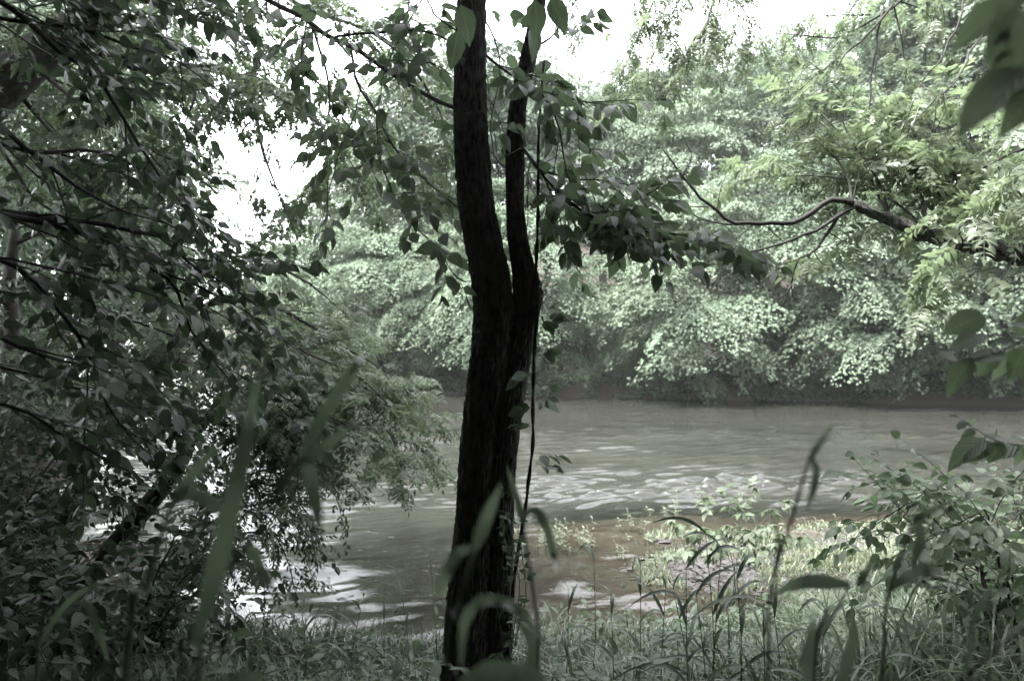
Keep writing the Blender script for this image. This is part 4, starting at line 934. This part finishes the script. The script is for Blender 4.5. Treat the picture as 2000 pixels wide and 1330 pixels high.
# ------------------------------------------------------------------ saplings close to the lens at the right
def sapling(name, label, x, y, stem_pts, leaf_list, mat, key, tpls=OV, r0=.006, group=None):
    z = float(height(x, y)); t = thing(name, label, 'sapling', (x, y, z), group); w = Geo(); lv = Leaves()
    P = smooth_path([np.array([x, y, z - .05])] + [spot(*p) for p in stem_pts], 24); tube(w, P, np.linspace(r0, .0015, 24), 6)
    for bx, by, tx, ty, Y, nx in leaf_list:
        b = spot(bx, by, Y); tp = spot(tx, ty, Y - .02); a = tp - b; ln = np.linalg.norm(a)
        i = np.argmin(np.linalg.norm(P - b, axis=1)); tube(w, np.array([P[i], (P[i] + b) / 2 + [0, 0, .004], b]), .0012, 4)
        lv.add(b, a, np.array([nx, -.55, .8]) + rnd(.1), ln)
    build(w, 'stem', M['stem_green'], t); foliage(t, lv, tpls, key, mat); return t
GR = 'saplings at the right edge'
sapling('sapling', 'large blurred leaves at the top right corner', 1.0, .9, [(2140, 700, 1.0), (2090, 250, 1.05), (2040, 60, 1.1), (1990, -30, 1.1)],
    [(2010, 128, 1868, 262, 1.05, -.2), (2015, 100, 1935, 165, 1.08, .1), (2010, 20, 1930, 120, 1.1, .2), (2040, 170, 1960, 240, 1.0, .4), (1990, -20, 1950, 30, 1.1, -.3), (1985, 0, 1870, 60, 1.15, .0), (2030, 60, 1945, 75, 1.1, .5), (2050, 0, 1975, 90, 1.0, -.3)], M['leaf_right'], 'rightleaf', r0=.007, group=GR)
sapling('sapling', 'sapling with flat oval leaves at the right edge over the far bank', 1.75, 1.9, [(2170, 900, 1.9), (2090, 720, 1.85), (2000, 665, 1.8), (1945, 690, 1.8), (1880, 705, 1.78), (1830, 712, 1.75)],
    [(1952, 636, 1930, 586, 1.8, 0), (1925, 655, 1858, 668, 1.8, -.2), (1960, 690, 1890, 700, 1.8, .1), (1900, 698, 1846, 758, 1.78, -.3), (1945, 690, 1912, 732, 1.8, .2), (1850, 705, 1824, 720, 1.76, 0), (1925, 615, 1845, 640, 1.83, .4), (1990, 672, 1948, 655, 1.8, .5), (2000, 680, 1975, 740, 1.8, 0), (1968, 690, 1950, 740, 1.82, .4), (2020, 650, 1985, 620, 1.8, .2), (1990, 660, 2010, 600, 1.85, 0), (1870, 700, 1835, 690, 1.8, .5), (2015, 690, 2005, 770, 1.75, .1)], M['leaf_right'], 'rightleaf', r0=.006, group=GR)
sapling('sapling', 'sapling with water beaded leaves over the river at the right edge', 2.35, 2.7, [(2160, 1100, 2.7), (2080, 900, 2.6), (2000, 872, 2.6), (1950, 862, 2.55), (1900, 835, 2.5), (1860, 808, 2.5)],
    [(1990, 872, 1905, 892, 2.6, .1), (1935, 862, 1885, 895, 2.55, -.1), (1925, 855, 1848, 900, 2.55, -.4), (1960, 864, 1930, 900, 2.55, .3), (1975, 868, 1925, 845, 2.58, .4), (1905, 840, 1880, 850, 2.5, .2), (1885, 825, 1870, 835, 2.5, 0), (1995, 870, 1990, 910, 2.6, 0), (1875, 818, 1858, 806, 2.5, 0), (2005, 870, 1975, 850, 2.6, .5), (1940, 860, 1950, 835, 2.55, .2), (1895, 832, 1905, 815, 2.5, .2)], M['leaf_right'], 'rightleaf', r0=.005, group=GR)

# ------------------------------------------------------------------ sandbar and bank plants
wsap = thing('pale_sapling', 'pale drooping leafed sapling standing on the muddy bar', 'sapling', [spot(1435, 1170, 8.8)[0], 8.8, float(height(spot(1435, 0, 8.8)[0], 8.8))])
w = Geo(); lv = Leaves(); b0 = np.array(wsap.location)
for pts in ([(1436, 1100, 8.8), (1434, 1040, 8.8), (1425, 985, 8.8)], [(1440, 1090, 8.8), (1480, 1030, 8.8), (1515, 995, 8.8)], [(1430, 1095, 8.8), (1390, 1045, 8.7), (1345, 1025, 8.7)], [(1438, 1090, 8.8), (1448, 1020, 9.0), (1465, 970, 9.1)], [(1442, 1105, 8.8), (1495, 1065, 8.6), (1540, 1050, 8.5)], [(1430, 1100, 8.8), (1380, 1075, 8.6), (1330, 1075, 8.5)], [(1432, 1095, 8.8), (1405, 1035, 9.0), (1385, 990, 9.2)]):
    bough(w, lv, [b0 + rnd(.04) * [1, 1, 0]] + S(*pts), .005, .002, .17, .11, .16, (.10, .24), .62, .4, .5, 1.2)
build(w, 'stem', M['stem_green'], wsap); foliage(wsap, lv, TRE, 'tre', M['leaf_pale'])

def herb(label, px, Y, hgt, n_pair, leaf, mat, key, tpls, leanx=0., name='leafy_herb', group=None, nst=1, cat_='plant', spread=.25, top=None):
    x = (px - 1000) / F * Y; z = float(height(x, Y)); t = thing(name, label, cat_, (x, Y, z), group); w = Geo(); lv = Leaves()
    for k in range(nst):
        d = np.array([leanx + R.normal(0, spread), R.normal(0, spread), 1.]); hh = hgt * R.uniform(.7, 1.05) if k else hgt
        b = np.array([x, Y, z - .03]) + rnd(.03) * [1, 1, 0]; P = smooth_path([np.array([x, Y, z - .07]), b, b + d * hh * .5, b + d * hh + np.array([leanx * hh * .3, 0, -.04 * hh])], 16); tube(w, P, np.linspace(.004, .0015, 16), 5)
        for i in range(n_pair):
            q = P[min(15, 3 + int(12 * i / n_pair))]; az = i * 1.57 + R.normal(0, .4)
            for s in (0, math.pi):
                a = np.array([math.cos(az + s), math.sin(az + s), R.uniform(-.35, .3)]); ll = leaf * R.uniform(.7, 1.1) * (1 - .35 * i / n_pair)
                tube(w, np.array([q, q + a * .03]), .001, 3); lv.add(q + a * .02, a, UP + a * .3 + rnd(.2), ll)
        for k2 in range(3): lv.add(P[-1], np.array([R.normal(), R.normal(), .5]), UP + rnd(.4), leaf * .5)
    build(w, 'stem', M['stem_green'], t); foliage(t, lv, tpls, key, mat); return t

herb('seedling with paired leaves left of the trunk against the water', 866, 5.6, 1.15, 7, .085, M['leaf_pale'], 'pale', OV, -.03, group='seedlings on the bank', nst=2, spread=.06)
GHB = 'broad leafed herbs along the bank'
for px, Y, h, n, lab in ((1120, 4.7, .35, 4, 'low herb right of the trunk foot'), (1230, 4.2, .42, 5, 'herb with drooping leaves at the bottom between trunk and reeds'), (1330, 4.4, .45, 5, 'broad herb left of the upright reed clump'), (1460, 3.9, .5, 5, 'dark herb at the foot of the reed clump'),
                         (1560, 4.4, .45, 5, 'herb at the bottom under the crossing blades'), (1690, 4.3, .5, 5, 'herb beside the mud at lower right'), (1800, 4.0, .6, 6, 'herb in front of the lower right shrub'), 
                         (800, 5.2, .3, 4, 'small herb left of the trunk in the grass'), (560, 5.2, .35, 4, 'small herb in the dim grass at lower left'), (330, 4.6, .45, 5, 'herb in the dark at the lower left')):
    herb(lab, px, Y, h, n, .12, M['leaf_herb'], 'herbl', OVL, R.normal(0, .1), group=GHB, nst=3)
shrub('bank_bush', 'leafy dark shrub filling the lower right corner', 2.95, 4.6, 1.15, .75, 10, .10, M['leaf_herb'], OV, 'herb', 300, 'shrubs at the lower right')
shrub('bank_bush', 'taller shrub behind the corner shrub with leaves over the river', 3.7, 5.9, 1.45, .8, 9, .10, M['leaf_herb'], OV, 'herb', 300, 'shrubs at the lower right')

# arching bramble
bx = spot(1990, 1200, 4.8); bz = float(height(bx[0], bx[1])); br = thing('bramble_cane', 'thin arching cane with tiny leaves leaning left over the river', 'bramble', (bx[0], bx[1], bz))
w = Geo(); lv = Leaves(); bough(w, lv, [np.array([bx[0], bx[1], bz])] + S((1930, 1110, 4.8), (1840, 1060, 4.75), (1770, 1005, 4.7), (1720, 950, 4.7), (1676, 905, 4.7)), .006, .002, .045, .035, .09, (.04, .11), .25, .3, .4, .5)
build(w, 'stem', M['stem_green'], br); foliage(br, lv, OV, 'herb', M['leaf_herb'])

# ------------------------------------------------------------------ grasses
def blade_path(b, d, ln, bend, n=6):
    t = np.linspace(0, 1, n)[:, None]; return b + d * ln * t + np.array([0, 0, -1.]) * bend * ln * t**2.2 + np.array([d[0], d[1], 0]) * bend * ln * .5 * t**2

def grass_patch(name, label, n, xy, lmin, lmax, wid, mat, bend=(.2, .9), cat_='grass'):
    g = Geo(); x, y = xy(n); z = height(x, y); k = z > -.03; x, y, z = x[k], y[k], z[k]; n = len(x)
    seg = 4; t = np.linspace(0, 1, seg + 1)
    az = R.uniform(0, 2 * np.pi, n); tilt = R.gamma(2, .12, n); d = np.stack([np.cos(az) * tilt, np.sin(az) * tilt, np.ones(n)], -1); d = norm(d)
    ln = R.uniform(lmin, lmax, n) * R.uniform(.6, 1, n) * np.clip(.85 + .55 * fbm(x, y, 71, 3, 2.2), .35, 1.7); bn = R.uniform(*bend, n)
    b = np.stack([x, y, z - .02], -1)
    P = b[:, None] + d[:, None] * (ln[:, None] * t)[..., None]; P[..., 2] -= (bn * ln)[:, None] * t**2.2 * .7
    P[..., :2] += (np.stack([np.cos(az), np.sin(az)], -1) * (bn * ln * .6)[:, None])[:, None] * (t**2)[None, :, None]
    side = np.stack([-np.sin(az + R.normal(0, .5, n)), np.cos(az), 0 * az], -1); wv = wid * R.uniform(.6, 1.2, n)[:, None] * np.interp(t, [0, .25, .6, 1], [.6, 1, .8, .05])[None]
    Lf = P - side[:, None] * wv[..., None] * .5; Rt = P + side[:, None] * wv[..., None] * .5
    V = np.stack([Lf, Rt], 2).reshape(n, -1, 3); f = []
    for i in range(seg): f += [(2 * i, 2 * i + 1, 2 * i + 3), (2 * i, 2 * i + 3, 2 * i + 2)]
    f = np.array(f); Fc = f[None] + (np.arange(n) * 2 * (seg + 1))[:, None, None]; g.add(V.reshape(-1, 3), Fc.reshape(-1, 3))
    o = build(g, name, mat); o['kind'] = 'stuff'; o['label'] = label; o['category'] = cat_; return o

def bank_xy(n):
    x = R.uniform(-4.5, 4.8, n); y = np.minimum(near_shore(x), 8.35) - R.uniform(-.1, 5.6, n); return x, y
grass_patch('bank_grass', 'dense green grass on the near bank around the trunk foot', 26000, bank_xy, .16, .52, .013, M['blade'])
def tall_xy(n):
    x = R.uniform(.25, 4.6, n); y = R.uniform(3.4, 8.3, n); k = fbm(x, y, 81, 3, 1.9) > -.15 + .25 * (x < .9); return x[k], y[k]
grass_patch('tall_grass', 'tall uneven grass and weeds rising towards the lower right', 7000, tall_xy, .40, .95, .018, M['blade_pale'], (.3, 1.0))
def cover_xy(n): x = R.uniform(-4.2, 4.6, n); y = np.minimum(near_shore(x), 8.5) - R.uniform(.3, 5.2, n); return x, y
def ground_leaves():
    n = 8500; x, y = cover_xy(n); k = fbm(x, y, 31, 3, 1.6) > -.1; x, y = x[k], y[k]; n = len(x); z = height(x, y)
    p = np.stack([x, y, z + R.gamma(2.2, .07, n)], -1); a = R.normal(0, 1, (n, 3)) * [1, 1, .35]; nn = UP + R.normal(0, .35, (n, 3))
    g = Geo(); ch = R.integers(3, size=n)
    for i in range(3): q = ch == i; g.add(*place(OVL[i], p[q], a[q], nn[q], R.uniform(.06, .13, q.sum())))
    o = build(g, 'ground_cover', M['leaf_herb']); o['kind'] = 'stuff'; o['label'] = 'broad leafed ground cover among the grass of the near bank'; o['category'] = 'ground cover'
ground_leaves()
def bar_xy(n):
    x = R.uniform(1.6, 9, n); y = R.uniform(8.4, 13.6, n); k = (fbm(x, y, 41, 3, 1.5) > -.25) & (height(x, y) > -.02) & (np.hypot((x - 2.55) / .7, (y - 10.2) / 1.0) > .8); return x[k], y[k]
grass_patch('bar_grass', 'short pale weeds covering the muddy bar', 26000, bar_xy, .09, .26, .022, M['weed'], (.1, .7), 'weeds')

def mud_clods():
    n = 2600; x = np.r_[R.normal(2.55, .55, n // 2), R.uniform(1.8, 8, n // 2)]; y = np.r_[R.normal(10.2, .7, n // 2), R.uniform(8.6, 12.6, n // 2)]
    z = height(x, y); k = z > -.03; x, y, z = x[k], y[k], z[k]; g = Geo()
    for i in range(len(x)):
        q = R.gamma(2, .012) + .008; v = norm(R.normal(0, 1, (6, 3)) * .35 + np.array([(1, 0, 0), (-1, 0, 0), (0, 1, 0), (0, -1, 0), (0, 0, 1), (0, 0, -1)])) * q * R.uniform(.6, 1.3, (6, 1)) * [1.3, 1.1, .6]
        g.add(v + [x[i], y[i], z[i] + q * .1], [(0, 2, 4), (2, 1, 4), (1, 3, 4), (3, 0, 4), (2, 0, 5), (1, 2, 5), (3, 1, 5), (0, 3, 5)])
    o = build(g, 'mud_clods', M['clod'], None, False); o['kind'] = 'stuff'; o['label'] = 'grey mud clods and small stones scattered on the bar'; o['category'] = 'mud clods'
M['clod'] = bark_material('clod_mud', (.022, .020, .020), (.075, .071, .069), 25, 1, .7, .4)
mud_clods()
def litter():
    n = 1500; x = R.uniform(-4.2, 4.6, n); y = np.minimum(near_shore(x), 8.6) - R.uniform(.1, 5, n); z = height(x, y); g = Geo()
    p = np.stack([x, y, z + R.uniform(.005, .05, n)], -1); g.add(*place(OVL[1], p, R.normal(0, 1, (n, 3)) * [1, 1, .25], UP + R.normal(0, .4, (n, 3)), R.uniform(.04, .10, n)))
    for k in range(160):
        q = p[R.integers(n)]; d = R.normal(0, 1, 3) * [1, 1, .3]; d[2] = abs(d[2]) + (.9 if k % 3 == 0 else .1); d = norm(d) * R.uniform(.15, .5)
        tube(g, np.array([q, q + d * .5 + rnd(.015), q + d]), [.004, .003, .0015], 4)
    o = build(g, 'leaf_litter', M['litter']); o['kind'] = 'stuff'; o['label'] = 'dead brown leaves and twigs lying on the near bank'; o['category'] = 'litter'
M['litter'] = leaf_material('dead_leaf', (0.07, 0.055, 0.042), (0.14, 0.115, 0.09), 0.1, rough=.7, tcol=(1.1, 1, .9))
litter()
def weed_clump(label, px, py, n, spread, hgt, group='weed tufts standing in the shallows'):
    Y = EYE * F / (py - 665.); c = spot(px, py, Y); z = float(height(c[0], Y)); t = thing('weed_tuft', label, 'weed', (c[0], Y, z), group); w = Geo(); lv = Leaves()
    for k in range(n):
        b = np.array([c[0] + R.normal(0, spread), Y + R.normal(0, spread * .5), 0]); b[2] = min(0, float(height(b[0], b[1]))) - .02; d = UP + rnd(.25); h = hgt * R.uniform(.6, 1.2) - b[2]
        tube(w, np.array([[c[0], Y, z - .04], b, b + d * h]), .004, 4)
        for i in range(7):
            q = b + d * h * (.35 + .65 * i / 6); a = np.array([math.cos(i * 2.4), math.sin(i * 2.4), R.uniform(.1, .8)]); lv.add(q, a, UP + rnd(.3), R.uniform(.07, .12))
    build(w, 'stem', M['stem_green'], t); foliage(t, lv, [ovate(.24, 3, .1, .3), ovate(.2, 3, .1, .5)], 'weedleaf', M['weed'], 120); return t
for px, py, n, sp, h, lab in ((1090, 1062, 18, .22, .22, 'dense pale weed tuft in the shallows right of the vine'), (1130, 1066, 16, .2, .2, 'pale weed tuft next to the dense one in the shallows'), (1045, 1050, 6, .12, .16, 'sparse weed tuft nearest the vine'), (1235, 1035, 5, .15, .18, 'thin weed tuft on the red shoal'),
                          (1280, 1055, 6, .2, .16, 'scattered weed tuft in the middle of the red shoal'), (1225, 1088, 3, .08, .15, 'single weed sprig in front of the red shoal'), (1255, 1110, 3, .1, .12, 'small weed sprig near the mud edge'), (1300, 1010, 6, .15, .2, 'weed tuft at the far edge of the red shoal'),
                          (1600, 1050, 14, .3, .2, 'pale weed tuft on the outer edge of the bar'), (1720, 1065, 12, .3, .2, 'weed tuft in the riffle off the bar'), (1830, 1075, 10, .3, .2, 'weed tuft at the water off the right shrub')):
    weed_clump(lab, px, py, n, sp, h)

# upright leafy reeds (broad bladed grass) on the bank
GRE = 'broad bladed grass stalks on the bank'
def reed(label, px, Y, top_py, leanpx, nleaf, wl=(.22, .34), wd=.020, group=GRE, mat='blade', r=.0035):
    x = (px - 1000) / F * Y; z = float(height(x, Y)); t = thing('grass_stalk', label, 'grass stalk', (x, Y, z), group)
    tp = spot(px + leanpx, top_py, Y + R.normal(0, .1)); b = np.array([x, Y, z - .04]); P = smooth_path([b, (b + tp) / 2 + rnd(.02), tp], 18)
    g = Geo(); tube(g, P, np.linspace(r, r * .5, 18), 5); build(g, 'stem', M['stem_green'], t)
    for k in range(nleaf):
        i = int(5 + 12 * k / max(1, nleaf - 1)); az = k * 2.6 + R.normal(0, .4); d = norm(np.array([math.cos(az) * .75, math.sin(az) * .5, R.uniform(.5, 1.1)]))
        bp = smooth_path(blade_path(P[i], d, R.uniform(*wl), R.uniform(.25, .9)), 8); g = Geo(); ribbon(g, bp, wd * np.interp(np.linspace(0, 1, 8), [0, .25, .6, 1], [.35, 1, .8, .04]), UP + rnd(.3) * .5 + np.array([0, -.5, 0])); build(g, 'blade', M[mat], t)
    return t
reeds = [(1372, 3.6, 1040, 6, 7, 'tallest upright reed of the clump in front of the pale sapling'), (1395, 3.7, 1070, 14, 7, 'reed right of the tallest one in the clump'), (1350, 3.5, 1110, -10, 6, 'shorter reed at the left of the clump'), (1410, 3.4, 1130, 30, 6, 'reed of the clump leaning right'), (1380, 3.3, 1160, -20, 6, 'low reed in the middle of the clump'), (1345, 3.8, 1150, -30, 5, 'reed of the clump leaning left'),
    (1290, 4.0, 1150, 10, 5, 'reed standing alone left of the clump'), (1245, 4.6, 1110, 6, 5, 'slender reed over the shallow water'), (1200, 4.6, 1160, -8, 5, 'slender reed right of the vine end'), (1100, 4.6, 1150, 10, 5, 'slender reed close right of the trunk'), (1148, 4.8, 1095, 12, 4, 'thin seeding stalk over the shallows'),
    (1470, 3.2, 1180, 20, 5, 'reed between clump and crossing blades'), (1520, 3.6, 1150, -15, 5, 'reed behind the crossing blades'), (1600, 3.4, 1190, 12, 5, 'reed in front of the mud at lower right'), (1720, 3.6, 1200, 20, 5, 'reed near the lower right shrub'),
    (800, 5.4, 1130, -20, 5, 'slender reed left of the trunk at the bright water'), (760, 5.2, 1170, -10, 5, 'reed before the bright swirling water'), (690, 5.0, 1190, 14, 5, 'dim reed at the edge of the bright water'), (600, 4.8, 1200, -10, 5, 'dim reed under the faded shrub'), (480, 4.6, 1210, 20, 5, 'dim reed in the dark left grass')]
for px, Y, tp, lp, nl, lab in reeds: reed(lab, px, Y, tp, lp, nl)

# blurred stalks close to the lens
GN = 'blurred grass stalks close to the lens'
def stalk(label, Y, base_px, stem, blades, w=.016, r=.0028, Yb=None):
    x = (base_px - 1000) / F * Y; z = float(height(x, Y)); t = thing('grass_stalk', label, 'grass stalk', (x, Y, z), GN)
    if stem:
        P = smooth_path([np.array([x, Y, z - .03])] + [spot(px, py, Y) for px, py in stem], 24); g = Geo(); tube(g, P, np.linspace(r * 1.2, r * .8, 24), 6); build(g, 'stem', M['stem_green'], t)
    for bl in blades:
        wd = w * (bl[0] if isinstance(bl[0], (int, float)) else 1.0); pts = bl[1:] if isinstance(bl[0], (int, float)) else bl
        k = len(pts); P = smooth_path([spot(px, py, Y + .012 * i * (1 if i % 2 else -.4)) for i, (px, py) in enumerate(pts)], 14); g = Geo()
        ribbon(g, P, wd * np.interp(np.linspace(0, 1, 14), [0, .2, .6, 1], [.4, 1, .85, .05]), np.array([.25, -1., .35]), .3); build(g, 'blade', M['blade_near'], t)
    return t
stalk('tall broad blurred blade standing at left before the dark shrubs', .80, 330, [(360, 1330), (385, 1240)], [(1.15, (380, 1260), (420, 1120), (462, 950), (490, 810), (504, 730))], .019)
stalk('blurred stalk with a bent leaf at the far left', .85, 225, [(245, 1320), (278, 1180), (310, 1060), (335, 985)], [(.8, (335, 985), (375, 930), (440, 850)), (1.0, (330, 990), (360, 968), (400, 975), (455, 1015))], .018, .0045)
stalk('blurred stalk slanting right with crossed leaves', .85, 340, [(390, 1270), (470, 1100), (540, 960), (588, 890)], [(.9, (588, 892), (640, 800), (690, 720), (715, 688)), (.75, (590, 905), (640, 870), (690, 828)), (1.0, (592, 890), (610, 950), (628, 1060)), (.8, (480, 1050), (510, 1110), (545, 1170))], .017, .0035)
stalk('soft arching blade in the dark lower left corner', 1.5, 60, [(75, 1260), (110, 1190)], [(.8, (80, 1250), (130, 1180), (180, 1145), (225, 1128)), (.8, (140, 1178), (170, 1180), (195, 1240), (215, 1300))], .016)
stalk('blurred stalk crossing the trunk with a leaf on each side', .95, 850, [(872, 1320), (890, 1220), (910, 1130), (926, 1072)], [(1.0, (926, 1075), (950, 1010), (980, 940)), (.9, (926, 1070), (895, 1080), (870, 1120), (848, 1175))], .017, .0042)
stalk('low blurred blade arching over the trunk foot', .95, 880, [(890, 1310)], [(.9, (900, 1300), (905, 1220), (930, 1178), (975, 1172), (1020, 1200), (1065, 1262))], .016)
stalk('thin stalk right of the trunk with a hooked leaf', 1.25, 1050, [(1052, 1330), (1045, 1180), (1030, 1080), (1020, 1010)], [(.7, (1022, 1020), (1005, 960), (988, 905)), (.9, (1022, 1012), (1040, 995), (1062, 1020), (1080, 1080), (1086, 1120)), (1.2, (1030, 1330), (1040, 1260), (1010, 1210))], .018, .003)
stalk('blurred stalk with a long upright tip against the riffle', 1.05, 1490, [(1500, 1330), (1510, 1140), (1550, 1000), (1580, 895)], [(.75, (1578, 900), (1600, 865), (1630, 822)), (1.0, (1582, 890), (1592, 930), (1575, 1000)), (.6, (1510, 1130), (1520, 1060), (1508, 1000))], .014, .0028)
stalk('blurred stalk with a folded leaf before the right shrub', 1.15, 1720, [(1725, 1330), (1740, 1150), (1765, 1070), (1785, 1012)], [(.8, (1785, 1015), (1810, 1000), (1850, 980)), (1.2, (1785, 1008), (1795, 1050), (1780, 1115)), (1.1, (1742, 1150), (1770, 1125), (1810, 1112), (1850, 1120))], .017, .003)
stalk('low wide blade lying level at lower right', 1.2, 1600, [(1590, 1330), (1640, 1180), (1660, 1140)], [(1.3, (1660, 1142), (1610, 1136), (1560, 1138), (1494, 1168)), (1.1, (1560, 1300), (1600, 1230), (1625, 1195)), (.9, (1672, 1145), (1690, 1115), (1705, 1082))], .018, .003)
stalk('upright blurred blade at the bottom right of the mud', 1.0, 1640, [(1645, 1330)], [(1.2, (1640, 1340), (1660, 1260), (1664, 1180)), (.8, (1580, 1340), (1580, 1250), (1590, 1190))], .017)
stalk('pale blurred stem slanting in at the lower right corner', .9, 1880, [(1895, 1310), (1950, 1262), (2010, 1215)], [(.8, (1890, 1240), (1915, 1180), (1962, 1105)), (.7, (1880, 1320), (1900, 1240), (1890, 1220))], .013, .003)
stalk('grey blurred blade along the bottom of the trunk', .8, 980, [(940, 1345)], [(1.4, (900, 1335), (960, 1312), (1020, 1318), (1080, 1340)), (1.0, (520, 1340), (470, 1325), (420, 1340))], .018)
print('objects', len(sc.objects), 'tris', sum(len(m.polygons) for m in bpy.data.meshes))
